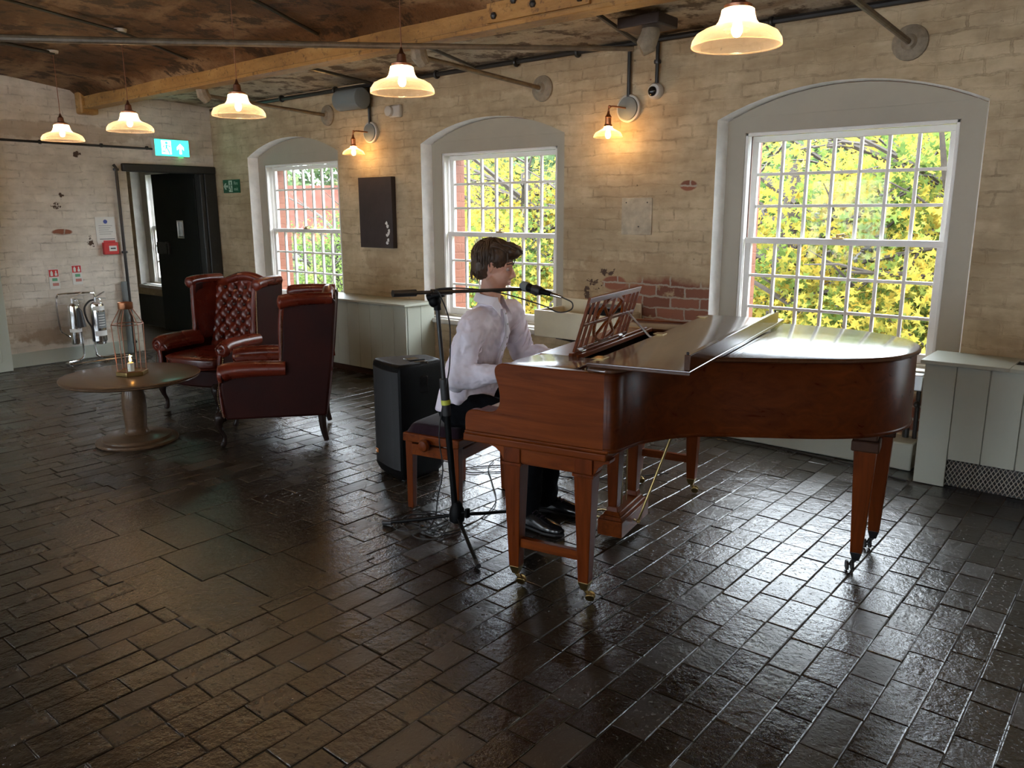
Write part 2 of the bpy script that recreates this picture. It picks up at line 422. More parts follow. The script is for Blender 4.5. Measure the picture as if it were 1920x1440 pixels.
M['lobby_floor']=pm('worn_lobby_floor',(.14,.12,.095),.4,var=.3,vscale=5)
M['lobby_wall']=pm('cream_lobby_wall',(.62,.56,.46),.6,var=.08,vscale=3)

# ================================================================= ROOM
YW=5.25; XE=-9.0; XR=3.6; YR=-3.6; ZC=3.0
WINS=[(-10.335,),(-7.465,),(-4.650,),(-1.743,),(1.13,)]      # window centre x
HW=.81                                              # half width of arched opening
ZS=2.145; ZA=2.325; SILL=.57
def arch(c,hw,zs,za,n=14):
    # circular segment through springing and crown
    h=za-zs; R=(hw*hw+h*h)/(2*h); cz=za-R; a0=math.asin(hw/R)
    return [(c+R*sin(-a0+2*a0*i/n),cz+R*cos(-a0+2*a0*i/n)) for i in range(n+1)]

def wall_x(mb,y0,y1,x0,x1,z0,z1,ops,flare=0.):
    """wall along x between y0 (room side) and y1 with arched openings ops=[(c,hw,sill,spring,crown)]; flare narrows at y1"""
    ops=sorted(ops); 
    def q(pts): # polygon at both faces
        return mb.add([(a,y0,b) for a,b in pts],[list(range(len(pts)))])
    def face(y,fl,rev):
        cur=x0
        for (c,hw,sl,sp,cr) in ops:
            h=hw-fl; pts=arch(c,h,sp,cr) if cr>sp+.001 else [(c-h,sp),(c+h,sp)]
            def poly(p):
                idx=list(range(len(p))); 
                if rev: idx=idx[::-1]
                mb.add([(a,y,b) for a,b in p],[idx])
            poly([(cur,z0),(c-h,z0),(c-h,sp),(c-h,z1),(cur,z1)])
            if sl>z0: poly([(c-h,z0),(c+h,z0),(c+h,sl),(c-h,sl)])
            for i in range(len(pts)-1):
                a,b=pts[i],pts[i+1]; poly([a,b,(b[0],z1),(a[0],z1)])
            cur=c+h
        p=[(cur,z0),(x1,z0),(x1,z1),(cur,z1)]
        idx=[0,1,2,3] if not rev else [3,2,1,0]
        mb.add([(a,y,b) for a,b in p],[idx])
    face(y0,0,False); face(y1,flare,True)
    mb.mi=1
    for (c,hw,sl,sp,cr) in ops:
        A=[(c-hw,sl)]+(arch(c,hw,sp,cr) if cr>sp+.001 else [(c-hw,sp),(c+hw,sp)])+[(c+hw,sl)]
        h=hw-flare
        B=[(c-h,sl)]+(arch(c,h,sp,cr) if cr>sp+.001 else [(c-h,sp),(c+h,sp)])+[(c+h,sl)]
        n=len(A)
        for i in range(n):
            j=(i+1)%n
            if i==n-1 and sl<=z0: continue
            # subdivide reveal for roughness
            K=3
            vs=[]
            for k in range(K+1):
                f=k/K
                for P,Q in ((A[i],B[i]),(A[j],B[j])):
                    vs.append((P[0]+(Q[0]-P[0])*f,y0+(y1-y0)*f,P[1]+(Q[1]-P[1])*f))
            mb.add(vs,[(2*k,2*k+1,2*k+3,2*k+2) for k in range(K)])
    mb.mi=0
    mb.add([(x0,y0,z1),(x1,y0,z1),(x1,y1,z1),(x0,y1,z1)],[(0,1,2,3)])
    mb.add([(x0,y0,z0),(x0,y1,z0),(x0,y1,z1),(x0,y0,z1)],[(0,1,2,3)])
    mb.add([(x1,y0,z0),(x1,y1,z0),(x1,y1,z1),(x1,y0,z1)],[(3,2,1,0)])

# ---- window wall: brick inner leaf with arched openings, outer leaf with square ones
XL=-13.5
LOBW=-12.4
mb=MB(); wall_x(mb,YW,5.38,LOBW,XR+.3,-.12,3.1,[(c,HW,SILL,ZS,ZA) for (c,) in WINS],.03)
struct(mb.build('wall_back',[M['wall_win'],M['reveal']],smooth=False))
HOLE=(.655,.60,2.06)   # half width, z0,z1 of sash box hole
mb=MB(); wall_x(mb,5.47,5.66,XL,XR+.3,-.12,3.1,[(c,HOLE[0]+.0,HOLE[1]-.04,HOLE[2],HOLE[2]+.0) for (c,) in WINS])
struct(mb.build('wall_outside',[M['brick_out'],M['brick_out_y']],smooth=False))

# ---- window units
def glazing(x0,x1,z0,z1,y,cols,rows,bar,dep,parent,name,mat,stile=.045):
    mb=MB()
    mb.bx(x0,x0+stile,y,y+dep,z0,z1); mb.bx(x1-stile,x1,y,y+dep,z0,z1)
    mb.bx(x0,x1,y-.001,y+dep+.001,z1-.04,z1); mb.bx(x0,x1,y-.001,y+dep+.001,z0,z0+(.04 if name=='upper_sash' else .06))
    zb=z0+(.04 if name=='upper_sash' else .06); zt=z1-.04
    fr=mb.build(name,mat,parent,bevel=.004)
    b=MB()
    for i in range(1,cols):
        x=x0+stile+(x1-x0-2*stile)*i/cols; b.bx(x-bar/2,x+bar/2,y+.004,y+dep-.004,zb,zt)
    for j in range(1,rows):
        z=zb+(zt-zb)*j/rows; b.bx(x0+stile,x1-stile,y+.006,y+dep-.006,z-bar/2,z+bar/2)
    b.build('glazing_bars',mat,fr,bevel=.003)
    g=MB(); g.bx(x0+stile*.8,x1-stile*.8,y+dep/2-.0015,y+dep/2+.0015,zb-.005,zt+.005); g.build('pane',M['window_glass'],fr,smooth=False)
    return fr
def window(n,c,detail=True):
    w=emptys('window_%d'%n,(c,YW,0))
    h=HOLE[0]; z0,z1=HOLE[1],HOLE[2]
    # infill panel with square hole
    p=MB(); y0,y1=.115,.150
    A=arch(0,HW-.026,ZS-.004,ZA-.004)
    hw=HW-.026
    for y,rev in ((y0,False),(y1,True)):
        def poly(pp):
            idx=list(range(len(pp)))
            if rev: idx=idx[::-1]
            p.add([(a,y,b) for a,b in pp],[idx])
        poly([(-hw,SILL),(-h,SILL),(-h,z1),(-hw,ZS-.004)])
        poly([(h,SILL),(hw,SILL),(hw,ZS-.004),(h,z1)])
        poly([(-hw,ZS-.004),(-h,z1),(h,z1),(hw,ZS-.004)]+A[::-1][1:-1])
        poly([(-h,SILL),(h,SILL),(h,z0),(-h,z0)])
    for a,b in (((-h,z0),(-h,z1)),((-h,z1),(h,z1)),((h,z1),(h,z0)),((h,z0),(-h,z0))):
        p.add([(a[0],y0,a[1]),(b[0],y0,b[1]),(b[0],y1,b[1]),(a[0],y1,a[1])],[(0,1,2,3)])
    p.build('panel_surround',M['panel'],w,smooth=False)
    ln=MB(); ln.bx(-hw+.02,hw-.02,y0-.006,y0,z1+.10,z1+.106); ln.build('panel_joint',M['panel'],w,smooth=False)
    # sash box lining
    b=MB(); b.bx(-h-.03,-h,.145,.24,z0-.04,z1+.03); b.bx(h,h+.03,.145,.24,z0-.04,z1+.03)
    b.bx(-h,h,.145,.24,z1,z1+.03); b.bx(-h-.03,h+.03,.145,.26,z0-.05,z0)
    b.bx(-h,-h+.022,.118,.155,z0,z1); b.bx(h-.022,h,.118,.155,z0,z1); b.bx(-h,h,.118,.155,z1-.022,z1)
    b.build('sash_box',M['white'],w,bevel=.004)
    mid=(z0+z1)/2+.01
    glazing(-h+.02,h-.02,mid-.02,z1-.02,.195,7,3,.020,.036,w,'upper_sash',M['white'])
    glazing(-h+.02,h-.02,z0,mid+.02,.157,7,3,.020,.036,w,'lower_sash',M['white'])
    l=MB(); l.bx(-.035,.035,.145,.18,mid+.02,mid+.032); l.cyl((0,.155,mid+.03),(0,.155,mid+.05),.011,10); l.cyl((0,.155,mid+.045),(.045,.150,mid+.052),.005,8)
    l.build('sash_lock',M['brass'],w)
    s=MB(); s.bx(-hw,hw,.02,.125,z0-.045,z0-.02); s.build('inner_sill_board',M['white'],w,bevel=.006)
    s=MB(); s.bx(-HW+.002,HW-.002,-.035,.115,SILL-.045,SILL); s.build('stone_sill',M['stone'],w,bevel=.012)
    return w
for i,(c,) in enumerate(WINS): window(i+1,c)

# ---- end wall with doorway
mb=MB()
def rect_y(mb,x,pts,rev=False):
    idx=[0,1,2,3]; 
    if rev: idx=idx[::-1]
    mb.add([(x,a,b) for a,b in pts],[idx])
DY0,DZ=4.20,2.03
for x,rev in ((XE,False),(XE-.42,True)):
    rect_y(mb,x,[(YR-.3,-.12),(DY0,-.12),(DY0,3.1),(YR-.3,3.1)],rev)
    rect_y(mb,x,[(DY0,DZ),(YW,DZ),(YW,3.1),(DY0,3.1)],rev)
mb.mi=1
mb.add([(XE,DY0,-.12),(XE,DY0,DZ),(XE-.42,DY0-.0,DZ),(XE-.42,DY0,-.12)],[(0,1,2,3)])
mb.add([(XE,DY0,DZ),(XE,YW,DZ),(XE-.42,YW,DZ),(XE-.42,DY0,DZ)],[(0,1,2,3)])
mb.mi=0
mb.add([(XE,YR-.3,3.1),(XE,YW,3.1),(XE-.42,YW,3.1),(XE-.42,YR-.3,3.1)],[(0,1,2,3)])
struct(mb.build('wall_left',[M['wall_end'],M['lobby_wall']],smooth=False))
# black door frame: post at the corner and rough header
mb=MB(); mb.bx(XE-.10,XE+.035,5.10,5.245,0,1.99); mb.bx(XE-.10,XE+.045,DY0-.05,5.245,1.985,2.07)
mb.bx(XE-.10,XE+.02,5.045,5.10,0,1.985)
struct(mb.build('trim_1',M['black_frame'],bevel=.012))
# ---- lobby beyond the doorway
mb=MB()
mb.bx(LOBW-.1,LOBW,2.6,5.25,-.12,3.1)                 # far lobby wall
mb.bx(LOBW-.1,XE-.42,2.5,2.6,-.12,3.1)
struct(mb.build('wall_lobby',M['lobby_wall'],smooth=False))
mb=MB(); mb.bx(LOBW,XE-.42,YW-.014,YW-.002,0,.43)
struct(mb.build('trim_2',M['black_frame'],smooth=False))
mb=MB(); mb.bx(LOBW-.1,XE-.42,2.5,5.6,2.6,2.7); struct(mb.build('ceiling_lobby',M['lobby_wall'],smooth=False))
mb=MB(); mb.bx(LOBW-.1,XE-.01,2.5,5.5,-.06,.004); struct(mb.build('floor_lobby',M['lobby_floor'],smooth=False))

# ---- other walls (behind and beside the camera) with daylight windows, unseen and added to light the room
RW=[-7.4,-4.6,-1.8,1.1]
mb=MB(); wall_x(mb,YR,YR-.35,XE-.3,XR+.3,-.12,3.1,[(c,.72,.62,2.05,2.2) for c in RW])
struct(mb.build('wall_front',[M['wall_win'],M['reveal']],smooth=False))
mb=MB(); mb.bx(XR,XR+.3,YR-.3,5.8,-.12,3.1); struct(mb.build('wall_right',M['wall_end'],smooth=False))
for i,c in enumerate(RW):
    w=emptys('window_%d'%(i+6),(c,YR-.2,0))
    f=MB(); f.bx(-.72,-.66,-.03,.03,.62,2.10); f.bx(.66,.72,-.03,.03,.62,2.10); f.bx(-.72,.72,-.03,.03,.62,.69); f.bx(-.72,.72,-.03,.03,2.04,2.21); f.bx(-.66,.66,-.02,.02,1.33,1.38)
    for k in range(1,7): f.bx(-.66+k*1.32/7-.01,-.66+k*1.32/7+.01,-.015,.015,.69,2.04)
    for k in (1,2,4,5): f.bx(-.66,.66,-.014,.014,.69+k*.226,.71+k*.226)
    f.build('sash_frame',M['white'],w,smooth=False)

# ---- floor: every brick laid and slightly tilted
fl=MB(); tones=[]
R2=random.Random(5)
SL=(-4.15,-2.72,1.45,2.12)
def fbrick(x0,x1,y0,y1,tn,lift=0.,tilt=1.):
    g=R2.choice((.0008,.0012,.002,.0028)); x0+=g;x1-=g;y0+=g;y1-=g; e=.0032
    ax=R2.gauss(0,.0085)*tilt; ay=R2.gauss(0,.0065)*tilt; dz=R2.gauss(0,.0010)+lift-.002
    cx,cy=(x0+x1)/2,(y0+y1)/2
    j=lambda:R2.uniform(-.0014,.0014)
    def z(x,y): return max(-.0050,min(.0,dz+ax*(x-cx)+ay*(y-cy)))
    base=[(x0,y0),(x1,y0),(x1,y1),(x0,y1)]
    top=[(x0+e+j(),y0+e+j()),(x1-e+j(),y0+e+j()),(x1-e+j(),y1-e+j()),(x0+e+j(),y1-e+j())]
    vs=[(a,b,-.016) for a,b in base]+[(a,b,z(a,b)-.0022) for a,b in base]+[(a,b,z(a,b)) for a,b in top]
    fl.add(vs,[(8,9,10,11)]+[(k,(k+1)%4,(k+1)%4+4,k+4) for k in range(4)]+[(k+4,(k+1)%4+4,(k+1)%4+8,k+8) for k in range(4)])
    tones.extend([tn]*9)
x=XE-.0
while x<XR:
    w=.118+R2.uniform(-.006,.006)
    y=YR+R2.uniform(-.2,0)
    while y<YW:
        L=R2.choice((.21,.225,.235,.24,.19,.16)) if x>-4.4 else R2.choice((.24,.27,.3,.22))
        cx,cy=x+w/2,y+L/2
        if not(SL[0]<cx<SL[1] and SL[2]<cy<SL[3]):
            fbrick(x,x+w,y,min(y+L,YW),R2.random())
        y+=L
    x+=w
xs=[SL[0]-.06+i*(SL[1]-SL[0]+.12)/4 for i in range(5)]
for i in range(4):
    ys=[SL[2]-.10,SL[2]+.12+.1*(i%2),SL[2]+.46+.05*(i%2),SL[3]+.08]
    for k in range(3): fbrick(xs[i],xs[i+1],ys[k],ys[k+1],.2+R2.random()*.4,.002,.8)
fl.mi=1
fl.add([(XE-.4,YR-.3,-.0062),(XR+.3,YR-.3,-.0062),(XR+.3,YW+.1,-.0062),(XE-.4,YW+.1,-.0062)],[(0,1,2,3)]); tones.append(.5)
fo=fl.build('floor',[M['floor'],M['mortar']],smooth=False); struct(fo)
at=fo.data.attributes.new('tone','FLOAT','FACE'); at.data.foreach_set('value',tones)

# ---- ceiling: shallow brick jack arches between iron beams
BY=3.84
def zc(y):
    if y>=BY: t=(y-BY)/(YW-BY); return 2.665+.075*t+.06*sin(pi*t)
    y0=.95; 
    if y>=y0: t=(y-y0)/(BY-y0); return 2.75+.13*sin(pi*t)**.8
    t=(y-(YR-.3))/(y0-(YR-.3)); return 2.75+.13*sin(pi*t)**.8
def ceil(name,ya,yb,mat,n,x0=XE-.3,x1=XR+.3):
    m=MB(); nx=60
    def fn(u,v):
        x=x0+(x1-x0)*u; y=ya+(yb-ya)*v
        return (x,y,zc(y)+.012*noise.noise(Vector((x*1.3,y*1.3,0)))+.006*noise.noise(Vector((x*5,y*5,3))))
    m.grid(fn,nx,n)
    m.f=[f[::-1] for f in m.f]
    k=len(m.v); m.add([(x0,ya,3.1),(x1,ya,3.1),(x1,yb+.05,3.1),(x0,yb+.05,3.1)],[(0,1,2,3)])
    return struct(m.build(name,mat))
ceil('ceiling',YR-.3,BY,M['ceil_brown'],60)
ceil('ceiling_window_bay',BY,YW+.05,M['ceil_white'],16)
def beam(y,x0=XE-.2,x1=XR+.2,label='',):
    b=thing('ceiling_beam',label,'beam',(0,y,0))
    m=MB()
    m.bx(x0,x1,-.055,.03,2.615,2.86); m.bx(x0,x1,-.075,.06,2.59,2.618); m.bx(x0,x1,-.068,-.05,2.745,2.80)
    m.build('girder',M['beam'],b,bevel=.006)
    return b
b=beam(BY,label='ochre painted iron beam running the length of the room above the pendant lamps')
m=MB(); m.bx(-3.33,-2.60,-.075,-.055,2.625,2.79); pl=m.build('splice_plate',M['beam'],b,bevel=.004)
for (bx_,bz) in ((-3.27,2.76),(-3.27,2.66),(-3.12,2.72),(-2.98,2.68),(-2.82,2.71),(-2.66,2.76),(-2.66,2.66),(-2.98,2.77)):
    m=MB(); m.lathe([(.02,0),(.02,.014),(.011,.022),(0,.024)],6,XF((bx_,-.075,bz),rx=pi/2)); m.build('bolt',M['black_iron'],b)
m=MB(); m.bx(-8.995,-8.86,-.10,.08,2.54,2.80); m.build('end_bearing',M['beam'],b,bevel=.02)
m=MB()
for dx in (-6.15,-6.35): m.sphere((dx,-.085,2.83),(.06,.05,.05),10,6)
m.bx(-6.42,-6.08,-.10,-.03,2.79,2.84); m.build('clamp',M['beam'],b)
beam(.95,label='ochre painted iron beam overhead nearest the camera, out of the frame')
# skirtings
m=MB(); m.bx(XE,XE+.02,-3.0,4.14,0,.145); struct(m.build('baseboard_left',M['sage'],bevel=.006))
def skirt_box(n,x0,x1):
    m=MB(); m.bx(x0,x1,5.05,YW,0,.17); struct(m.build(n,M['sage'],bevel=.01))
skirt_box('baseboard_back',-5.25,-1.09)
m=MB(); m.bx(XE+.1,-7.05,YW-.03,YW,0,.15); struct(m.build('baseboard_back_far',M['sage'],bevel=.01))
# sage boxed cupboard side at the left frame edge
m=MB(); m.bx(XE,-8.83,.9,2.795,0,2.5); m.bx(-8.83,-8.815,1.0,2.70,.1,2.4)
struct(m.build('trim_3',M['sage'],bevel=.006))

# ================================================================= DOOR
d=emptys('door_1',(XE-.11,5.165,0)); d.rotation_euler=(0,0,radians(180.5))
m=MB(); W=1.20
pts=[]
# leaf with a small vision pane hole
hx0,hx1,hz0,hz1=.52,.64,1.24,1.43
for (a,b_,c_,d_) in ((0,hx0,.02,2.02),(hx1,W,.02,2.02),(hx0,hx1,.02,hz0),(hx0,hx1,hz1,2.02)):
    m.bx(a,b_,-.03,.03,c_,d_)
m.build('leaf',M['door_dark'],d,smooth=False)
m=MB(); 
m.bx(.16,.17,.03,.036,.05,1.94)
m.build('edge_strip',M['black_frame'],d)
m=MB(); m.bx(hx0-.015,hx0,-.036,.036,hz0-.015,hz1+.015); m.bx(hx1,hx1+.015,-.036,.036,hz0-.015,hz1+.015); m.bx(hx0,hx1,-.036,.036,hz0-.015,hz0); m.bx(hx0,hx1,-.036,.036,hz1,hz1+.015)
m.build('vision_frame',M['steel'],d,bevel=.003)
m=MB(); m.bx(hx0,hx1,-.003,.003,hz0,hz1); m.build('pane',M['window_glass'],d,smooth=False)
m=MB(); m.bx(.93,1.19,.03,.05,1.02,1.17); m.build('lock_case',M['black_frame'],d,bevel=.006)
m=MB(); m.bx(.86,.90,.03,.055,1.02,1.16); m.cyl((.88,.055,1.17),(.88,.09,1.17),.012); m.cyl((.88,.085,1.17),(.80,.085,1.17),.009); m.build('door_handle',M['black_iron'],d,bevel=.004)
# ================================================================= RADIATOR CASINGS
def casing(name,x0,x1,label,gr=None,top_gr=None,kick=True):
    t=thing(name,label,'radiator cover',((x0+x1)/2,5.06,0))
    o=(x0+x1)/2; a,b=x0-o,x1-o; yf=4.88-5.06; yb=5.245-5.06
    m=MB(); n=max(3,int(round((b-a)/.165))); w=(b-a)/n
    for i in range(n):
        z0=.07 if kick else 0.
        if gr and gr[0]<=i: z0=.165
        m.bx(a+i*w+.0015,a+(i+1)*w-.0015,yf,yf+.018,z0,.70)
    m.bx(a,b,yf+.018,yf+.03,.17 if gr else .07,.70)
    m.build('front_boards',M['sage'],t,bevel=.003)
    for s,x in ((-1,a),(1,b)):
        m=MB(); 
        for k in range(2):
            ya=yf+.018+k*(yb-yf-.018)/2; m.bx(min(x,x-s*.018),max(x,x-s*.018),ya+.001,ya+(yb-yf-.018)/2-.001,.0,.70)
        m.build('end_panel',M['sage'],t,bevel=.003)
    m=MB()
    if top_gr:
        g0,g1=top_gr[0]-o,top_gr[1]-o
        m.bx(a-.02,g0,yf-.025,yb,.70,.722); m.bx(g1,b+.02,yf-.025,yb,.70,.722); m.bx(g0,g1,yf-.025,yf+.13,.70,.722); m.bx(g0,g1,yb-.08,yb,.70,.722)
    else: m.bx(a-.02,b+.02,yf-.025,yb,.70,.722)
    m.build('top_board',M['sage'],t,bevel=.004)
    def mesh_grille(gx0,gx1,ga,gb,plane,name):
        g=MB(); p=.022; 
        n_=int((gx1-gx0)/p)+int((gb-ga)/p)+2
        for sgn in (-1,1):
            for k in range(-int((gb-ga)/p)-1,int((gx1-gx0)/p)+2):
                xa=gx0+k*p; L=(gb-ga)
                xb=xa+L*.6*1
                A_=(xa,ga); B_=(xb,gb)
                if sgn<0: A_,B_=(xb,ga),(xa,gb)
                # clip in x
                def clip(P,Q):
                    (px,py),(qx,qy)=P,Q
                    pts=[]
                    for lim,cmp in ((gx0,1),(gx1,-1)):
                        if (px-lim)*cmp<0 and (qx-lim)*cmp<0: return None
                        if (px-lim)*cmp<0: f=(lim-px)/(qx-px); px,py=lim,py+(qy-py)*f
                        if (qx-lim)*cmp<0: f=(lim-px)/(qx-px); qx,qy=lim,py+(qy-py)*f
                    return (px,py),(qx,qy)
                c=clip(A_,B_)
                if not c: continue
                (px,py),(qx,qy)=c
                if hypot(px-qx,py-qy)<.004: continue
                if plane=='front': g.tube([(px,yf+.012,py),(qx,yf+.012,qy)],.0024,4)
                else: g.tube([(px,py,.712),(qx,qy,.712)],.0024,4)
        return g.build(name,M['steel'] if plane=='front' else M['black_iron'],t,smooth=False)
    if gr:
        mesh_grille(a+gr[0]*w,b-.02,.012,.165,'front','lower_grille')
        m=MB(); m.bx(a+.02,b-.02,yf+.05,yf+.06,.0,.69); m.build('dark_lining',M['black_iron'],t,smooth=False)
    if top_gr: mesh_grille(top_gr[0]-o,top_gr[1]-o,yf+.13,yb-.08,'top','top_grille')
    if kick:
        m=MB(); m.bx(a+.01,b-.02,yf+.05,yf+.06,0,.09); m.build('plinth',M['dark_wood'],t,smooth=False)
    return t
casing('radiator_cover',-6.98,-5.33,'sage green boarded radiator cover behind the black loudspeaker and armchairs')
casing('radiator_cover',-1.035,2.4,'sage green boarded radiator cover with wire mesh grilles at the right beside the piano tail',gr=(1,),top_gr=(-.62,.9),kick=False)

# ================================================================= SERVICES ON THE CEILING AND WALLS
# tie rods from wall plates to the beam
def tie(x,label):
    t=thing('tie_rod',label,'tie rod',(x,YW,2.49),group='iron tie rods between window wall and beam')
    m=MB(); m.cyl((0,-.02,0),(0,-1.36,.06),.017,10); m.build('rod',M['rod'],t)
    m=MB(); m.lathe([(.10,0),(.098,.015),(.075,.03),(.045,.034),(.03,.05),(0,.052)],24,XF((0,-.0,0),rx=pi/2)); m.build('wall_plate',M['wrap'],t)
    m=MB(); m.tube([(0,-1.30,.02),(0,-1.34,.06),(.01,-1.36,.12),(0,-1.36,.19)],[.045,.055,.05,.045],10); m.bx(-.07,.07,-1.395,-1.30,.15,.20); m.build('anchor',M['wrap'],t)
tie(-6.78,'pale iron tie rod meeting the window wall left of the grey ceiling speaker')
tie(-4.056,'pale iron tie rod meeting the window wall above the middle window')
tie(-1.373,'pale iron tie rod meeting the window wall above the right window, nearest the camera')
t=thing('tie_rod','long pale rod crossing diagonally under the ceiling in front of the beam','tie rod',(-2.85,4.63,2.55))
pts=[(0,0,0),(-1.3,-1.38,-.012),(-2.6,-2.77,-.012),(-3.9,-4.15,.01)]
m=MB(); m.tube(spline(pts,6),[.015+.010*i/18 for i in range(19)],10); m.build('rod',M['rod'],t)
m=MB(); m.tube([(.03,.03,0),(.06,.05,.02),(.08,.07,.10),(.07,.07,.15)],[.05,.065,.06,.05],12); m.build('wrapped_bracket',M['wrap'],t)
m=MB(); m.bx(-.10,.20,-.05,.2,.12,.19); m.build('ceiling_block',M['slate'],t,bevel=.01)
# black conduits
def conduit(label,pts,r=.011,clips=(),name='conduit_pipe'):
    o=pts[0]; t=thing(name,label,'conduit',o)
    m=MB(); m.tube([tuple(p[i]-o[i] for i in range(3)) for p in pts],r,8); m.build('pipe',M['black_conduit'],t)
    for c in clips:
        m=MB(); m.lathe([(r*1.7,-.012),(r*1.9,0),(r*1.7,.012)],10,frame_along(tuple(c[0][i]-o[i] for i in range(3)),tuple(c[1][i]-o[i] for i in range(3)))); m.build('clip',M['black_conduit'],t)
    return t
conduit('thick black conduit running along the top of the window wall under the ceiling',[(-8.9,5.215,2.70),(-4.3,5.215,2.715),(3.4,5.215,2.72)],.020,[((x,5.215,2.71),(x+1,5.215,2.71)) for x in (-7.5,-6.6,-5.2,-4.3,-3.7,-2.2,-.9)])
conduit('black conduit dropping from the ceiling to the right wall lamp',[(-3.25,5.225,2.70),(-3.25,5.225,2.34)],.014,[((-3.25,5.225,2.68),(-3.25,5.225,3))])
conduit('black conduit dropping from the ceiling to the left wall lamp',[(-6.12,5.225,2.70),(-6.12,5.225,2.34)],.014)
conduit('black conduit dropping to the white dome camera',[(-3.02,5.225,2.70),(-3.02,5.225,2.42)],.014,[((-3.02,5.225,2.57),(-3.02,5.225,3))])
conduit('horizontal black conduit on the end wall leading to the lit exit sign',[(-8.965,.4,2.245),(-8.965,2.9,2.245),(-8.965,4.50,2.235)],.012,[((-8.965,y,2.243),(-8.965,y+1,2.243)) for y in (3.35,3.95,4.44)])
t=conduit('tall black pipe standing on the end wall beside the doorway',[(-8.96,4.075,.0),(-8.96,4.075,2.02),(-8.975,4.06,2.05)],.017,[((-8.96,4.075,z),(-8.96,4.075,3)) for z in (1.12,2.0,.12)],'wall_pipe')
m=MB(); m.cyl((-.0,-.045,0),(0,-.045,.80),.03,12); m.build('grey_sleeve',M['greybox'],t)
conduit('short black conduit crossing the white ceiling bay towards the wrapped bracket',[(-2.87,4.2,2.70),(-3.14,5.15,2.70)],.015)
conduit('short black conduit crossing the white ceiling bay towards the grey ceiling speaker',[(-5.6,4.0,2.69),(-6.0,5.18,2.71)],.015)
conduit('short black conduit on the ceiling above the middle window',[(-4.33,4.2,2.70),(-4.70,5.15,2.71)],.013)
conduit('thin broken black conduit across the brown ceiling above the middle pendants',[(-4.2,2.1,2.86),(-4.60,3.0,2.835),(-4.85,3.7,2.76)],.012)
conduit('black conduit on the brown ceiling above the farthest pendant lamp',[(-6.95,1.2,2.765),(-7.15,2.0,2.855),(-7.4,2.96,2.838)],.014)
conduit('black cable run across the brown ceiling feeding the second pendant lamp',[(-5.52,1.2,2.765),(-5.78,1.9,2.85),(-6.18,2.95,2.838),(-6.45,3.6,2.77)],.010)
# grey ceiling loudspeaker box at wall top
t=thing('wall_speaker','grey curved loudspeaker high on the window wall above the left wall lamp','speaker',(-6.23,5.10,2.58))
m=MB(); m.lathe([(.085,-.17),(.095,-.165),(.095,.165),(.085,.17)],20,XF((0,0,0),ry=pi/2)); m.build('grille_case',M['greybox'],t)
m=MB(); m.bx(-.06,.06,.05,.148,-.03,.05); m.build('bracket',M['black_iron'],t)
t=thing('motion_sensor','small white detector between the left wall lamp and the middle window','detector',(-5.78,5.21,2.45))
m=MB(); m.bx(-.04,.10,-.01,.038,-.055,.055); m.build('housing',M['offwhite'],t,bevel=.012)
m=MB(); m.lathe([(.045,0),(.045,.03),(.03,.035)],18,XF((-.02,-.01,0),rx=pi/2)); m.build('lens_ring',M['offwhite'],t)
t=thing('dome_camera','white dome camera with dark glass on the wall beside the right wall lamp','camera',(-3.03,5.20,2.375))
m=MB(); m.lathe([(.055,0),(.057,.03),(.045,.05),(.032,.052)],24,XF((0,.048,0),rx=pi/2)); m.build('ring_housing',M['offwhite'],t)
m=MB(); m.sphere((-.006,-.004,-.003),(.034,.024,.034),18,12); m.build('dark_dome',M['blackshine'],t)

# ================================================================= LAMPS
def ribbed(mb,prof,n,amp):
    vs=[];fs=[]
    for r,z in prof:
        for i in range(n):
            a=2*pi*i/n; rr=r*(1+(amp if i%2 else -amp)); vs.append((rr*cos(a),rr*sin(a),z))
    for k in range(len(prof)-1):
        for i in range(n):
            j=(i+1)%n; fs.append((k*n+i,k*n+j,(k+1)*n+j,(k+1)*n+i))
    mb.add(vs,fs)
def pendant(x,y,z,label):
    zt=zc(y)-.004
    t=thing('pendant_lamp',label,'pendant lamp',(x,y,z),group='row of glass pendant lamps')
    D=.162
    pr=[(D,0),(D*1.005,.006),(D*.99,.020),(D*.90,.042),(D*.72,.058),(D*.50,.070),(D*.42,.085),(D*.375,.108),(D*.36,.125),(D*.30,.130)]
    m=MB(); ribbed(m,pr,140,.006); m.build('glass_shade',M['shade'],t,angle=180)
    m=MB(); m.tube([(D*cos(a*pi/24),D*sin(a*pi/24),0) for a in range(48)],.0028,6,closed=True); m.build('shade_rim',M['shade'],t)
    m=MB(); m.lathe([(.05,.128),(.052,.140),(.026,.150),(.022,.185),(.012,.195),(.006,.215),(.003,.22)],16); m.build('lamp_holder',M['old_copper'],t)
    m=MB(); m.tube([(0,0,.21),(0,0,zt-z)],.0028,6); m.build('cord',M['old_copper'],t)
    m=MB(); m.lathe([(.04,zt-z-.02),(.045,zt-z)],16); m.build('ceiling_rose',M['offwhite'],t)
    m=MB(); m.lathe([(0,.030),(.012,.034),(.019,.047),(.020,.058),(.015,.078),(.010,.095),(.010,.125)],16); m.build('bulb',M['bulb'],t)
    return t
PEND=[(-7.40,2.95,2.143,'glass pendant lamp farthest down the row, in front of the end wall'),
 (-6.18,2.95,2.143,'second farthest glass pendant lamp, hanging beside the lit exit sign'),
 (-4.71,2.95,2.143,'middle glass pendant lamp, hanging above the left window'),
 (-3.19,2.95,2.143,'glass pendant lamp hanging in front of the middle window arch'),
 (-1.375,2.95,2.143,'nearest and largest glass pendant lamp, hanging by the right window arch'),
 (.45,2.95,2.143,'glass pendant lamp added for warm fill out of the frame to the right'),]  # last one is unseen, added for warm fill
for p in PEND: pendant(*p)
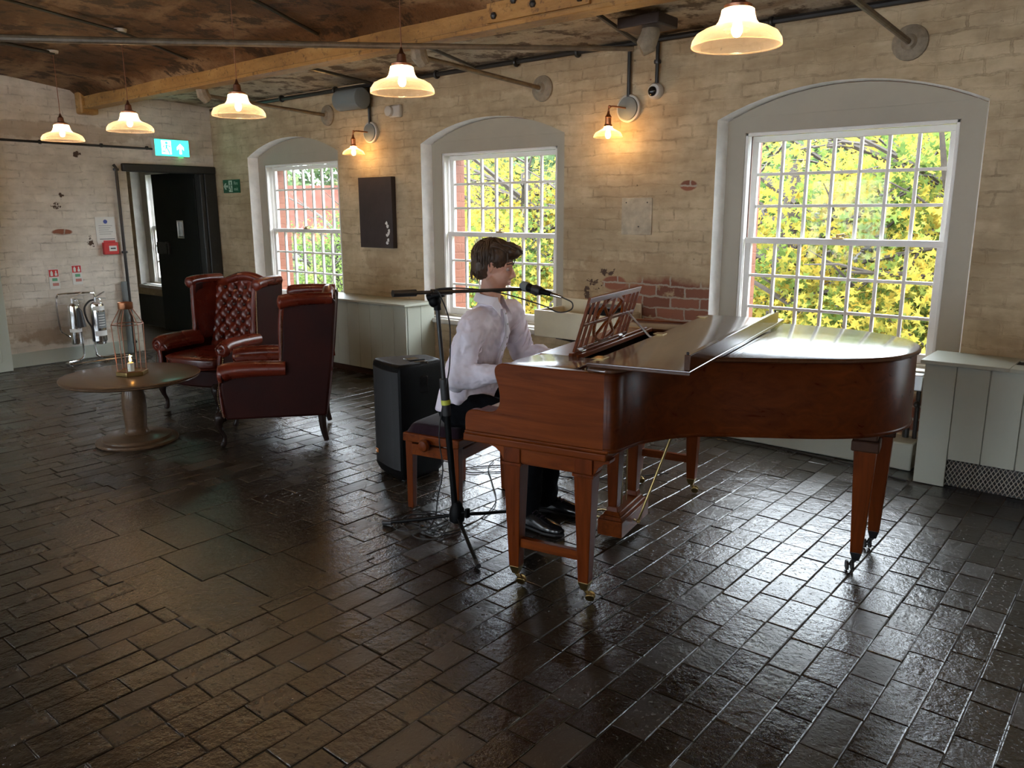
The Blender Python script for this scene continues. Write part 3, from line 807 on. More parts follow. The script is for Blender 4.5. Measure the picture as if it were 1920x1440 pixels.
for x in (-4.5,-1.0):  # two unseen lamps added behind the camera as warm fill
    t=pendant(x,-1.2,2.143,'unseen glass pendant lamp added for warm fill behind the camera'); 
def sconce(x,z,label):
    t=thing('wall_lamp',label,'wall lamp',(x,YW,z),group='copper wall lamps on the window wall')
    m=MB(); m.lathe([(.098,0),(.098,.028),(.088,.034),(.082,.030)],28,XF((0,0,0),rx=pi/2)); m.build('pale_ring',M['offwhite'],t)
    m=MB(); m.lathe([(.084,.026),(.080,.040),(.03,.052),(0,.054)],28,XF((0,0,0),rx=pi/2)); m.build('back_plate',M['greybox'],t)
    m=MB(); m.tube(spline([(0,-.04,.0),(-.03,-.10,.005),(-.055,-.155,.008),(-.068,-.175,-.002),(-.07,-.178,-.03)],5),.006,8); m.sphere((-.066,-.172,.004),.012,10,8); m.build('arm',M['copper'],t)
    c=(-.07,-.178)
    m=MB(); m.lathe([(.008,-.025),(.010,-.045),(.022,-.062),(.025,-.068),(.022,-.072),(.022,-.115),(.030,-.120),(.032,-.130),(.02,-.134)],16,XF((c[0],c[1],0))); m.build('lamp_holder',M['copper'],t)
    m=MB(); ribbed(m,[(.030,-.128),(.034,-.145),(.06,-.158),(.09,-.175),(.100,-.192),(.104,-.205)],90,.004)
    m.v=[(a+c[0],b+c[1],z_) for a,b,z_ in m.v]
    m.tube([(c[0]+.104*cos(a*pi/20),c[1]+.104*sin(a*pi/20),-.205) for a in range(40)],.0025,6,closed=True)
    m.build('glass_shade',M['shade_small'],t,angle=180)
    m=MB(); m.lathe([(0,-.216),(.012,-.212),(.019,-.198),(.019,-.185),(.013,-.155),(.010,-.13)],16,XF((c[0],c[1],0))); m.build('bulb',M['bulb2'],t)
sconce(-3.25,2.275,'right copper wall lamp, between the middle and right windows')
sconce(-6.12,2.285,'left copper wall lamp, above the dark board')

# ================================================================= WALL ITEMS
t=thing('dark_board','dark rusty board with flaked pale paint hanging between left and middle windows','board',(-6.05,YW,1.535))
m=MB(); m.bx(-.245,.235,-.055,0,-.335,.335); bo=m.build('board',M['slate'],t,bevel=.004)
R3=random.Random(3)
for k in range(7):
    cx,cz=.165+R3.uniform(-.025,.025),-.10-.030*k+R3.uniform(-.01,.01)
    m=MB(); pts=[(cx+R3.uniform(.6,1.2)*.018*cos(a*pi/4),cz+R3.uniform(.6,1.3)*.018*sin(a*pi/4)) for a in range(8)]
    m.add([(p[0],-.0565,p[1]) for p in pts],[list(range(8))]); m.build('paint_flake',M['paperwhite'],bo,smooth=False)
def text(name,s,size,mat,parent,loc,rot,align='CENTER',ext=.0005):
    c=bpy.data.curves.new(name,'FONT'); c.body=s; c.size=size; c.align_x=align; c.align_y='CENTER'; c.extrude=ext
    c_=bpy.data.objects.new('tmp',c); COL.objects.link(c_); dg_=bpy.context.evaluated_depsgraph_get(); me_=bpy.data.meshes.new_from_object(c_.evaluated_get(dg_)); bpy.data.objects.remove(c_); me_.materials.clear(); me_.materials.append(mat); o=bpy.data.objects.new(name,me_); COL.objects.link(o); o.parent=parent; o.location=loc; o.rotation_euler=rot; return o
# fire exit direction sign on window wall
t=thing('fire_exit_sign','small dark green fire exit sign with arrow on the window wall beside the door','sign',(-8.635,YW-.006,1.84))
m=MB(); m.bx(-.175,.175,-.003,.005,-.075,.075); m.build('sign_plate',M['signgreen'],t,smooth=False)
m=MB(); m.bx(-.055,.02,-.0045,-.003,-.065,.065); m.build('door_pictogram',M['signpale'],t,smooth=False)
def man_icon(mb,M_,s=1.):
    mb.lathe([(0,0),(.13*s,0)],12,M_@XF((.02*s,.42*s,0)),cap=False)
    for P in ([(-.05,.28),(.12,.26),(.06,-.05),(-.10,-.05)],[(-.10,-.02),(.02,-.02),(-.16,-.28),(-.42,-.27),(-.42,-.36),(-.12,-.38)],[(-.02,0),(.09,0),(.26,-.28),(.30,-.55),(.20,-.55),(.14,-.30)],[(.08,.26),(.12,.20),(.30,.05),(.38,.12),(.35,.17)],[(-.03,.28),(-.06,.19),(-.30,.16),(-.36,-.02),(-.28,-.02),(-.24,.08)]):
        mb.add([(a*s,b*s,0) for a,b in P],[list(range(len(P)))],M_)
FX=XF((0,0,0),rx=pi/2)
m=MB(); man_icon(m,Matrix.Translation((-.017,-.0055,-.004))@FX,.10); m.build('running_figure',M['signgreen'],t,smooth=False)
def arrow(mb,M_,s):
    mb.add([(a*s,b*s,0) for a,b in ((-.12,-.5),(.12,-.5),(.12,.05),(.36,-.15),(.36,.15),(0,.5),(-.36,.15),(-.36,-.15),(-.12,.05))],[(0,1,2,8),(2,3,4,5),(8,2,5),(8,5,6,7)],M_)
m=MB(); arrow(m,Matrix.Translation((-.115,-.0045,0))@FX@Matrix.Rotation(pi/2,4,'Z'),.10); m.build('arrow',M['signpale'],t,smooth=False)
text('lettering','Fire',.055,M['signpale'],t,(.098,-.005,.032),(pi/2,0,0)); text('lettering','exit',.055,M['signpale'],t,(.098,-.005,-.032),(pi/2,0,0))
# lit exit sign box on end wall
t=thing('lit_exit_sign','lit green running man exit sign with an upward arrow above the doorway','exit sign',(XE,4.715,2.255))
m=MB(); m.bx(0,.07,-.205,.205,-.095,.095); m.build('housing',M['offwhite'],t,bevel=.006)
m=MB(); m.bx(.07,.074,-.198,.198,-.088,.088); m.build('lit_panel',M['exit_green'],t,smooth=False)
GX=Matrix(((0,0,1,0),(1,0,0,0),(0,1,0,0),(0,0,0,1)))   # sign plane: x->world y, y->world z
m=MB(); m.bx(.0745,.0752,-.125,-.012,-.070,.078); m.build('lit_doorway',M['exit_white'],t,smooth=False)
m=MB(); man_icon(m,Matrix.Translation((.076,-.068,0))@GX,.125); m.build('running_figure',M['exit_green'],t,smooth=False)
m=MB(); arrow(m,Matrix.Translation((.076,.095,-.006))@GX,.115); m.build('arrow',M['exit_white'],t,smooth=False)
m=MB(); m.bx(.02,.05,.09,.14,-.101,-.096); m.build('indicator',M['led'],t,smooth=False)
# notice, call point, extinguisher signs
t=thing('fire_notice','white fire action notice with blue circle on the end wall by the pipe','notice',(XE,3.915,1.35))
m=MB(); m.bx(.002,.008,-.105,.105,-.15,.15); m.build('sheet',M['paperwhite'],t,smooth=False)
m=MB(); m.lathe([(0,.0),(.022,.0)],16,Matrix.Translation((.009,.0,.10))@GX,cap=False); m.build('blue_disc',M['inkblue'],t,smooth=False)
m=MB(); m.bx(.008,.009,-.04,.085,-.122,-.100); m.build('red_band',M['red'],t,smooth=False)
m=MB(); 
for k in range(5): m.bx(.008,.0088,-.075,.07-.02*(k%3),.055-k*.022,.059-k*.022)
m.bx(.008,.0088,-.075,.085,-.088,-.080); m.build('printed_lines',M['greybox'],t,smooth=False)
t=thing('fire_call_point','red fire alarm call point below the white notice','call point',(XE,3.935,1.165))
m=MB(); m.bx(.0,.05,-.078,.078,-.065,.065); m.build('red_box',M['red'],t,bevel=.008)
m=MB(); m.bx(.05,.054,-.025,.055,-.028,.028); m.build('break_glass',M['paperwhite'],t,smooth=False)
m=MB(); m.bx(.054,.0545,-.012,.042,-.007,.007); m.build('printed_lines',M['ink'],t,smooth=False)
for y,lab in ((3.335,'left extinguisher sign, red over pale, on the end wall'),(3.565,'right extinguisher sign, red over pale, on the end wall')):
    t=thing('extinguisher_sign',lab,'sign',(XE,y,.90),group='extinguisher signs')
    dz=.03 if y>3.4 else 0
    m=MB(); m.bx(.002,.006,-.05,.05,-.13+dz,.075+dz); m.build('plate',M['paperwhite'],t,smooth=False)
    m=MB(); m.bx(.006,.007,-.045,.045,-.005+dz,.068+dz); m.build('red_panel',M['red'],t,smooth=False)
    m=MB(); m.bx(.007,.0078,-.032,-.008,.004+dz,.045+dz); m.bx(.007,.0078,-.026,-.014,.045+dz,.058+dz); m.bx(.007,.0078,.010,.034,.004+dz,.030+dz); m.bx(.007,.0078,.016,.028,.03+dz,.056+dz); m.build('pictogram',M['paperwhite'],t,smooth=False)
    m=MB(); m.bx(.006,.007,-.02,.03,-.05+dz,-.02+dz); m.build('green_panel',M['printgreen'],t,smooth=False)
    m=MB(); m.bx(.006,.007,-.02,.04,-.10+dz,-.07+dz); m.build('pink_panel',pm('faded_red_print_%d'%(y*10),(.5,.2,.17),.5),t,smooth=False)

t=thing('wall_plate','faint square grey plate on the window wall between the middle and right windows','plate',(-3.165,YW,1.505))
m=MB(); m.bx(-.13,.13,-.008,0,-.135,.135); m.build('plate',pm('faded_grey_plate_paint',(.43,.36,.255),.6,var=.25,vscale=12,bump=.3),t,bevel=.003)
m=MB(); m.sphere((.02,-.009,-.075),.006,8,6); m.sphere((-.09,-.009,.10),.005,8,6); m.sphere((.09,-.009,.10),.005,8,6); m.build('screws',M['black_iron'],t)
# ================================================================= EXTINGUISHERS ON A CHROME STAND
t=thing('extinguisher_stand','polished tubular stand holding two extinguishers against the end wall','stand')
Sx=-8.86
def T(*p): return (Sx+p[0],p[1],p[2])
m=MB()
m.tube(spline([T(-.03,3.42,.235),T(-.03,3.34,.30),T(-.03,3.295,.36),T(-.03,3.285,.62),T(-.03,3.30,.70),T(-.03,3.345,.72),T(-.03,3.62,.715),T(-.03,3.67,.69),T(-.03,3.68,.60),T(-.03,3.68,.30)],6),.011,8); m.build('back_loop',M['chrome'],t)
m=MB(); m.tube(spline([T(.03,3.47,.50),T(.03,3.475,.16),T(.03,3.465,.05),T(.03,3.40,.018),T(.07,3.28,.014),T(.16,3.27,.014),T(.20,3.34,.014),T(.20,3.85,.014),T(.16,3.90,.014),T(.08,3.88,.014),T(.05,3.72,.016),T(.03,3.62,.04),T(.03,3.60,.12),T(.03,3.58,.50)],6),.011,8); m.build('base_loop',M['chrome'],t)
def extinguisher(y,z0,h,r,label,co2):
    e=thing('fire_extinguisher',label,'fire extinguisher',(Sx+.075,y,z0))
    if co2: pr=[(0,0),(r*.9,0),(r,.012),(r,h*.86),(r*.92,h*.93),(r*.5,h*.985),(.018,h)]
    else: pr=[(0,.02),(r*.8,.02),(r*.8,0),(r*.82,0),(r*.85,.02),(r,.035),(r,h*.88),(r*.93,h*.95),(r*.6,h*.99),(.02,h)]
    m=MB(); m.lathe(pr,28); m.build('cylinder',M['chrome'],e)
    m=MB(); m.cyl((0,0,h),(0,0,h+.045),.018,12); m.cyl((0,0,h+.03),(.03,.03,h+.03),.009); m.build('valve',M['steel'],e)
    m=MB(); m.tube([(0,-.01,h+.045),(.0,.05,h+.075),(0,.10,h+.10)],[.007,.008,.005],6); m.tube([(0,-.01,h+.03),(0,.06,h+.035),(0,.105,h+.025)],.006,6); m.build('squeeze_grip',M['steel'],e)
    m=MB(); m.tube(spline([(0,-.01,h+.02),(.03,.025,h+.035),(.03,.045,h-.02),(.03,.02,h-.05)],4),.005,6); m.build('carry_ring',M['chrome'],e)
    if co2:
        m=MB(); m.tube([(r*.7,.025,h*.86),(r*1.0,.032,h*.8),(r*1.05,.04,h*.42)],[.020,.028,.045],12); m.build('discharge_horn',M['rubber'],e)
        m=MB(); m.cyl((0,0,h*.30),(0,0,h*.38),r+.0012,28); m.build('pale_band',M['paperwhite'],e)
    else:
        m=MB(); m.tube(spline([(0,-.02,h+.02),(0,-.07,h+.005),(.01,-.125,h*.86),(.02,-.115,h*.6),(.03,-.075,h*.38),(.03,-.072,h*.08)],6),.010,8); m.build('hose',M['rubber'],e)
        m=MB()
        def band(z0_,z1_,mat,nm,a0=-.9,a1=1.3):
            b=MB(); n=12
            vs=[((r+.0012)*cos(a0+(a1-a0)*i/n),(r+.0012)*sin(a0+(a1-a0)*i/n),z) for z in (z0_,z1_) for i in range(n+1)]
            b.add(vs,[(i,i+1,i+n+2,i+n+1) for i in range(n)]); b.build(nm,mat,e)
        band(h*.80,h*.90,M['paperwhite'],'top_label'); band(h*.38,h*.76,M['greybox'],'instruction_label',-.5,1.1); band(h*.20,h*.32,M['paperwhite'],'lower_band')
        q=MB(); n=8
        for k in range(5):
            a0,a1=-.25,.65; z=h*.44+k*h*.06
            vs=[((r+.0022)*cos(a0+(a1-a0)*i/n),(r+.0022)*sin(a0+(a1-a0)*i/n),zz) for zz in (z,z+.008) for i in range(n+1)]
            q.add(vs,[(i,i+1,i+n+2,i+n+1) for i in range(n)])
        q.build('printed_lines',M['paperwhite'],e)
    return e
extinguisher(3.405,.20,.43,.056,'slim polished extinguisher with black horn, left on the stand',True)
extinguisher(3.635,.175,.45,.075,'wide polished extinguisher with black hose and labels, right on the stand',False)

# ================================================================= SINK ON THE WINDOW WALL
t=thing('belfast_sink','cream ceramic trough sink on the window wall behind the pianist','sink',(-3.46,5.05,.59))
m=MB(); w,dp,h=.74,.39,.205
m.bx(-w/2,w/2,-dp/2,-dp/2+.028,0,h); m.bx(-w/2,w/2,dp/2-.028,dp/2,0,h+.065); m.bx(-w/2,-w/2+.028,-dp/2+.028,dp/2-.028,0,h); m.bx(w/2-.028,w/2,-dp/2+.028,dp/2-.028,0,h); m.bx(-w/2+.028,w/2-.028,-dp/2+.028,dp/2-.028,0,.03)
m.build('basin',M['ceramic'],t,bevel=.007)
m=MB()
for x in (-.16,.16): m.prism([(.19,0),(-.15,0),(-.15,-.012),(.0,-.05),(.19,-.12)],x-.03,x+.03,Matrix(((0,0,1,0),(1,0,0,0),(0,1,0,0),(0,0,0,1))))
m.build('iron_bracket',M['black_iron'],t)
t=thing('black_case','black case with a pale top edge lying on the sink behind the music desk','case',(-3.26,5.02,.842),rz=-.1)
m=MB(); m.bx(-.125,.125,-.10,.10,-.22,.0); m.build('case_body',M['plastic'],t,bevel=.02)
m=MB(); m.bx(-.12,.12,-.08,.08,.0,.012); m.build('lid',M['greybox'],t,bevel=.006)
# dark recess cover plate and pipes below right window
t=thing('valve_pipe','black pipe with valve on the brick below the right window','pipe',(-1.12,5.2,.17))
m=MB(); m.cyl((0,0,0),(0,0,.34),.013,10); m.cyl((-.05,0,0),(-.05,0,.06),.02,10); m.sphere((0,-.02,.22),(.02,.03,.02),10,8); m.build('pipe',M['black_conduit'],t)
m=MB(); m.bx(-.03,.02,-.02,.03,.30,.40); m.build('valve_cap',M['steel'],t,bevel=.006)

# ================================================================= GRAND PIANO  (local x = towards tail, y = away from camera)
PA=(-1.649,2.467); PANG=radians(10.5)
def PW(u,v,z=0): return (PA[0]+u*cos(PANG)-v*sin(PANG),PA[1]+u*sin(PANG)+v*cos(PANG),z)
pn=thing('grand_piano','mahogany baby grand piano with its front lid folded back','piano',(PA[0],PA[1],0),PANG)
ZB,ZT=.655,.955
ctrl=[(.052,-.035),(.070,-.032),(.090,-.020),(.104,.012),(.112,.06),(.135,.14),(.185,.235),(.26,.32),(.36,.39),(.49,.447),(.63,.505),(.78,.578),(.90,.665),(.98,.765),(1.028,.88),(1.043,1.0),(1.022,1.14),(.955,1.27),(.845,1.375),(.70,1.445),(.5,1.488),(.25,1.50),(.052,1.50)]
OUT=[(p.x,p.y) for p in spline([(a,b,0) for a,b in ctrl],5)]
def offset(poly,d):
    out=[]; n=len(poly)
    for i,(x,y) in enumerate(poly):
        x0,y0=poly[max(i-1,0)]; x1,y1=poly[min(i+1,n-1)]
        tx,ty=x1-x0,y1-y0; L=hypot(tx,ty) or 1
        out.append((x+ty/L*d,y-tx/L*d))   # right-hand normal = outward
    return out
IN=offset(OUT,-.032)
def ribbon(mb,prof):
    """prof: list of (offset,z) closed section swept along OUT"""
    rings=[offset(OUT,d) for d,z in prof]; n=len(OUT); k=len(prof)
    vs=[(rings[j][i][0],rings[j][i][1],prof[j][1]) for i in range(n) for j in range(k)]
    fs=[(i*k+j,(i+1)*k+j,(i+1)*k+(j+1)%k,i*k+(j+1)%k) for i in range(n-1) for j in range(k)]
    fs+=[list(range(k)),[ (n-1)*k+j for j in range(k)][::-1]]
    mb.add(vs,fs)
m=MB(); ribbon(m,[(0,ZB+.004),(.003,ZB),(.003,ZB+.0),(0,ZT-.006),(-.004,ZT),(-.028,ZT),(-.032,ZT-.004),(-.032,ZB)])
m.build('curved_rim',M['mah_rim_shade'],pn,angle=40)
# lower bead
m=MB(); ribbon(m,[(0,ZB+.012),(.006,ZB+.008),(.007,ZB),(.004,ZB-.006),(-.02,ZB-.006),(-.02,ZB+.012)]); m.build('rim_bead',M['mah_rim_shade'],pn,angle=50)
m=MB(); m.prism([(p[0],p[1]) for p in offset(OUT,-.018)],ZB+.0,ZB+.02); m.build('bottom_board',M['dark_wood'],pn,smooth=False)
# cheeks (arms) with scrolled front
chk=spline([(-.568,ZB,0),(-.568,.712,0),(-.556,.738,0),(-.525,.750,0),(-.475,.748,0),(-.44,.750,0),(-.415,.765,0),(-.403,.79,0),(-.402,.825,0),(-.410,.865,0),(-.423,.905,0),(-.424,.930,0),(-.412,.947,0),(-.39,.955,0)],4)
poly=[(p.x,p.y) for p in chk]+[(.054,ZT),(.054,ZB)]
VZ=Matrix(((1,0,0,0),(0,0,-1,0),(0,1,0,0),(0,0,0,1)))   # (x,y,h)->(x,-h,y)
for (a,b_) in ((-.035,.0),(1.465,1.50)):
    m=MB(); m.prism(poly,-b_,-a,VZ); m.build('cheek',M['mah_u'],pn,bevel=.004,angle=40)
# key bed slab, two mouldings
m=MB(); m.bx(-.572,.068,-.048,1.513,.615,.648); m.build('key_bed',M['mah_u'],pn,bevel=.006,seg=3)
m=MB(); m.bx(-.568,.075,-.043,1.508,.646,.660); m.build('key_bed_moulding',M['mah_u'],pn,bevel=.005,seg=3)
# lid: main part and folded front flap with its lip
m=MB(); OL=[p for p in offset(OUT,.014) ]; OL[0]=(-.012,OL[0][1]); OL[-1]=(-.012,OL[-1][1])
def slab(mb,poly,z0,z1,r=.006):
    n=len(poly); c=(sum(p[0] for p in poly)/n,sum(p[1] for p in poly)/n)
    def ins(d): 
        out=[]
        for i,(x,y) in enumerate(poly):
            x0,y0=poly[i-1]; x1,y1=poly[(i+1)%n]
            tx,ty=x1-x0,y1-y0; L=hypot(tx,ty) or 1; out.append((x-ty/L*d,y+tx/L*d))
        return out
    sec=[(r,z0),(0,z0+r*.6),(0,z1-r*.6),(r*.5,z1-r*.15),(r,z1)]
    rings=[ins(d) for d,z in sec]; vs=[];fs=[]
    for k,(d,z) in enumerate(sec): vs+=[(p[0],p[1],z) for p in rings[k]]
    for k in range(len(sec)-1):
        for i in range(n):
            j=(i+1)%n; fs.append((k*n+i,k*n+j,(k+1)*n+j,(k+1)*n+i))
    fs+=[list(range(n))[::-1],[(len(sec)-1)*n+i for i in range(n)]]
    mb.add(vs,fs)
slab(m,OL,ZT+.002,ZT+.022,.009); lid=m.build('main_lid',M['lidtop'],pn,angle=30)
FR=XF((0,0,0))
m=MB(); slab(m,[(-.014,-.052),(.375,-.038),(.392,1.535),(-.012,1.522)],ZT+.024,ZT+.041,.005); flap=m.build('folded_front_lid',M['lidtop'],pn,angle=30)
m=MB(); m.prism([(.352,-.034),(.374,-.034),(.392,1.39),(.370,1.39)],ZT+.042,ZT+.098); m.build('lid_lip',M['lidtop'],flap,bevel=.002)
m=MB(); m.lathe([(.005,0),(.006,.006),(.003,.009)],10,XF((.36,-.02,ZT+.098))); m.lathe([(.005,0),(.006,.006),(.003,.009)],10,XF((.380,1.36,ZT+.098))); m.build('rubber_stop',M['rubber'],flap)
m=MB(); m.tube([(.345,.62,ZT+.046),(.345,.62,ZT+.062),(.345,.64,ZT+.062),(.345,.64,ZT+.046)],.002,6,closed=True); m.tube([(.345,.62,ZT+.053),(.345,.64,ZT+.053)],.002,6); m.build('prop_catch',M['old_copper'],flap)
m=MB(); m.cyl((.37,.95,ZT+.0225),(.37,.95,ZT+.026),.012); m.build('rubber_bumper',M['rubber'],lid)
for v in (.06,.75,1.42):
    m=MB(); m.bx(-.03,.018,v-.03,v+.03,ZT+.0415,ZT+.043); m.cyl((-.016,v-.03,ZT+.028),(-.016,v+.03,ZT+.028),.005,8); m.build('lid_hinge',M['brass'],flap)
# inside front: side trays, desk shelf rails, plate, tuning area
m=MB(); trayc=spline([(-.385,.018,0),(-.395,.10,0),(-.388,.20,0),(-.355,.262,0),(-.31,.285,0),(-.25,.278,0),(-.20,.268,0),(-.115,.27,0)],5)
tp=[(p.x,p.y) for p in trayc]+[(-.10,.27),(-.10,.004),(-.38,.004)]
slab(m,tp[::-1],ZT-.022,ZT-.006,.004); m.build('side_tray',M['lidtop'],pn,angle=30)
m=MB(); slab(m,[(p[0],1.466-(p[1]-.0)) for p in tp],ZT-.022,ZT-.006,.004); m.build('side_tray',M['lidtop'],pn,angle=30)
m=MB(); m.bx(-.40,-.385,.002,1.464,.80,ZT-.012); m.build('fall_board',M['mah_v'],pn,bevel=.004)
m=MB(); m.bx(-.385,-.25,.285,1.19,ZT-.024,ZT-.008); m.build('desk_shelf',M['mah_v'],pn,bevel=.003)
m=MB(); m.bx(-.245,-.225,.28,1.19,ZT-.02,ZT+.004); m.bx(-.208,-.196,.28,1.19,ZT-.02,ZT+.000); m.build('desk_rail',M['mah_v'],pn,bevel=.003)
m=MB(); m.bx(-.195,-.012,.0,1.465,.865,.885); m.build('pin_plate',M['gold'],pn,smooth=False)
m=MB(); m.bx(-.385,-.195,.0,1.465,.86,.87); m.build('pin_block',M['dark_wood'],pn,smooth=False)
m=MB()
for k in range(90): m.cyl((-.16+.03*(k%2),.08+k*.0148,.885),(-.16+.03*(k%2),.08+k*.0148,.912),.0032,6)
tpn=m.build('tuning_pins',M['steel'],pn); tpn['kind']='stuff'
m=MB(); m.bx(-.05,-.02,.28,1.46,.885,.925); m.build('damper_rail',M['felt'],pn,bevel=.004)
# keyboard
m=MB(); m.bx(-.568,-.545,.004,1.464,.66,.712); m.build('key_slip',M['mah_v'],pn,bevel=.004)
for v0,v1 in ((.002,.115),(1.35,1.463)):
    m=MB(); m.bx(-.545,-.40,v0,v1,.66,.735); m.build('key_block',M['mah_v'],pn,bevel=.006)
m=MB(); kw=(1.35-.115)/52
for k in range(52): m.bx(-.542,-.40,.1155+k*kw+.0005,.1155+(k+1)*kw-.0005,.705,.727)
kb=m.build('white_keys',M['key_white'],pn,smooth=False)
m=MB()
for k in range(51):
    if (k%7) in (0,1,3,4,5): m.tbox((-.445,.1155+(k+1)*kw,.727),(.09,.012),(-.443,.1155+(k+1)*kw,.739),(.084,.009))
m.build('black_keys',M['key_black'],kb,smooth=False)
# fretwork music desk standing on the rails
DM=Matrix.Translation((-.232,.30,ZT+.006))@Matrix.Rotation(radians(17),4,'Y')
# desk plane: x'=thickness, y'=width 0..0.60, z'=height 0..0.25
DW,DH=.60,.245
dk=MB(); th=.006
def bar(p,q,w,mb=None,t_=th):
    mb=mb or dk
    a=Vector((0,p[0],p[1])); b=Vector((0,q[0],q[1])); d=(b-a).normalized(); n=Vector((0,-d.z,d.y))*w/2
    vs=[a+n,a-n,b-n,b+n]; vs=[(s_*t_,v.y,v.z) for s_ in (-1,1) for v in vs]
    mb.add(vs,[(0,1,2,3),(7,6,5,4),(0,4,5,1),(1,5,6,2),(2,6,7,3),(3,7,4,0)],DM)
bar((0,DH-.012),(DW,DH-.012),.024); bar((0,.008),(DW,.008),.016)
for y in (.009,.062,.115,DW-.115,DW-.062,DW-.009): bar((y,.01),(y,DH-.02),.010 if y>.01 and y<DW-.01 else .015)
bar((0,.122),(DW,.122),.013)
cy,cz,ry,rz=.30,.118,.150,.105
N=48
ring=[(cy+ry*cos(2*pi*i/N),cz+rz*sin(2*pi*i/N)) for i in range(N)]
for i in range(N): bar(ring[i],ring[(i+1)%N],.013)
for a in range(8):
    A_=a*pi/4+pi/8*0; bar((cy,cz),(cy+ry*cos(A_),cz+rz*sin(A_)),.010)
for y in (.19,.30,.41):
    dz=rz*sqrt(max(0,1-((y-cy)/ry)**2)); bar((y,cz+dz),(y,DH-.02),.009); bar((y,.01),(y,cz-dz),.009)
dk.lathe([(.022,-.008),(.022,.008)],16,DM@XF((0,cy,cz),ry=pi/2))
dko=dk.build('music_desk',M['mah_v'],pn,smooth=False,bevel=.0012,seg=1)
for y in (.07,.53):
    m=MB(); m.bx(-.238,-.214,.30+y-.02,.30+y+.02,ZT+.003,ZT+.008); m.build('desk_hinge',M['chrome'],dko)
m=MB(); m.tube([(-.185,.80,ZT+.125),(-.06,.765,ZT+.022),(-.035,.765,ZT+.018)],(.005),8); m.bx(-.045,-.01,.755,.775,ZT+.012,ZT+.018) ; m.build('desk_prop',M['steel'],dko)
# legs: near pair, far pair, tail pair
def leg(u,v,w0=.078,w1=.046,zt=.545,toe=(1,.3)):
    m=MB(); m.tbox((u,v,.088),(w1,w1),(u,v,zt),(w0,w0)); m.bx(u-.045,u+.045,v-.045,v+.045,zt-.006,zt+.008); m.bx(u-.038,u+.038,v-.038,v+.038,zt,.618)
    o=m.build('leg',M['mah_z'],pn,bevel=.003)
    m=MB(); m.tbox((u,v,.052),(.026,.026),(u,v,.09),(w1+.002,w1+.002)); m.build('brass_ferrule',M['brass'],o,bevel=.002)
    a=rnd.uniform(-.5,.5)+.2; dx,dy=cos(a),sin(a)
    m=MB(); cxx,cyy=u+.022*dx,v+.022*dy
    m.tube([(u,v,.055),(u+.008*dx,v+.008*dy,.04),(cxx,cyy,.022)],[.011,.009,.006],8)
    for s_ in (-1,1): m.cyl((cxx-dy*.006*s_,cyy+dx*.006*s_,.0245),(cxx-dy*.014*s_,cyy+dx*.014*s_,.0205),.0195,20)
    m.build('caster',M['brass'],o,bevel=.002)
def legpair(v):
    leg(-.345,v); leg(-.028,v)
    m=MB(); m.bx(-.32,-.05,v-.014,v+.014,.176,.217); m.build('stretcher',M['mah_u'],pn,bevel=.003)
    m=MB(); m.bx(-.31,-.06,v-.03,v-.005,.548,.618)
    for (x,s_) in ((-.383,-1),(.010,1)):
        P=[(x,.618),(x+s_*.068,.618),(x+s_*.066,.606),(x+s_*.045,.600),(x+s_*.022,.582),(x+s_*.010,.56),(x,.548)]
        m.prism(P if s_>0 else P[::-1],-(v+.028),-(v-.028),VZ)
    m.build('leg_apron',M['mah_u'],pn,bevel=.002)
legpair(.0); legpair(1.444)
for q in ((.893,.835),(.935,1.13)):
    u,v=q; m=MB(); m.tbox((u,v,.088),(.048,.048),(u,v,.555),(.088,.088)); m.build('leg',M['mah_z'],pn,bevel=.003); o=pn.children[-1]
    m=MB(); m.bx(u-.055,u+.055,v-.055,v+.055,.553,.60); m.bx(u-.045,u+.045,v-.045,v+.045,.60,.656); m.build('leg_cap',M['dark_wood'],pn,bevel=.006)
    m=MB(); m.tbox((u,v,.05),(.028,.028),(u,v,.09),(.050,.050)); m.build('brass_ferrule',M['black_iron'],o,bevel=.002)
    m=MB(); m.tube([(u,v,.055),(u-.015,v-.01,.035),(u-.022,v-.012,.024)],[.011,.009,.006],8)
    for s_ in (-1,1): m.cyl((u-.022+.006*s_,v-.012+.003*s_,.0235),(u-.022+.014*s_,v-.012+.006*s_,.0235),.0225,18)
    m.build('caster',M['black_iron'],o)
# pedal lyre
ly=[]
m=MB(); m.bx(-.225,-.100,.58,.945,.035,.115); m.build('pedal_box',M['mah_v'],pn,bevel=.004)
m=MB(); m.tbox((-.1625,.7625,.115),(.118,.352),(-.1625,.7625,.132),(.10,.335)); m.tbox((-.1625,.7625,.132),(.09,.325),(-.1625,.7625,.150),(.07,.30)); m.build('pedal_box_moulding',M['mah_v'],pn,bevel=.004)
for v in (.635,.89):
    m=MB(); m.tbox((-.1625,v,.150),(.06,.06),(-.1625,v,.175),(.045,.045)); m.tbox((-.1625,v,.175),(.044,.05),(-.1625,v,.618),(.075,.085)); m.build('lyre_post',M['mah_z'],pn,bevel=.003)
for v in (.73,.79):
    m=MB(); m.cyl((-.1625,v,.14),(-.1625,v,.62),.0035,6); m.build('pedal_rod',M['brass'],pn)
for v in (.70,.80):
    m=MB(); m.tube([(-.20,v,.07),(-.29,v,.072),(-.33,v,.058),(-.36,v,.05)],[(.012,.004),(.010,.005),(.018,.004),(.014,.003)],10); m.build('pedal',M['brass'],pn)
for v in (.74,):
    m=MB(); m.tube([(-.10,v,.075),(-.078,v,.072),(.10,v+.02,.62)],.006,8); m.sphere((-.078,v,.072),.011,10,8); m.build('lyre_brace',M['brass'],pn)

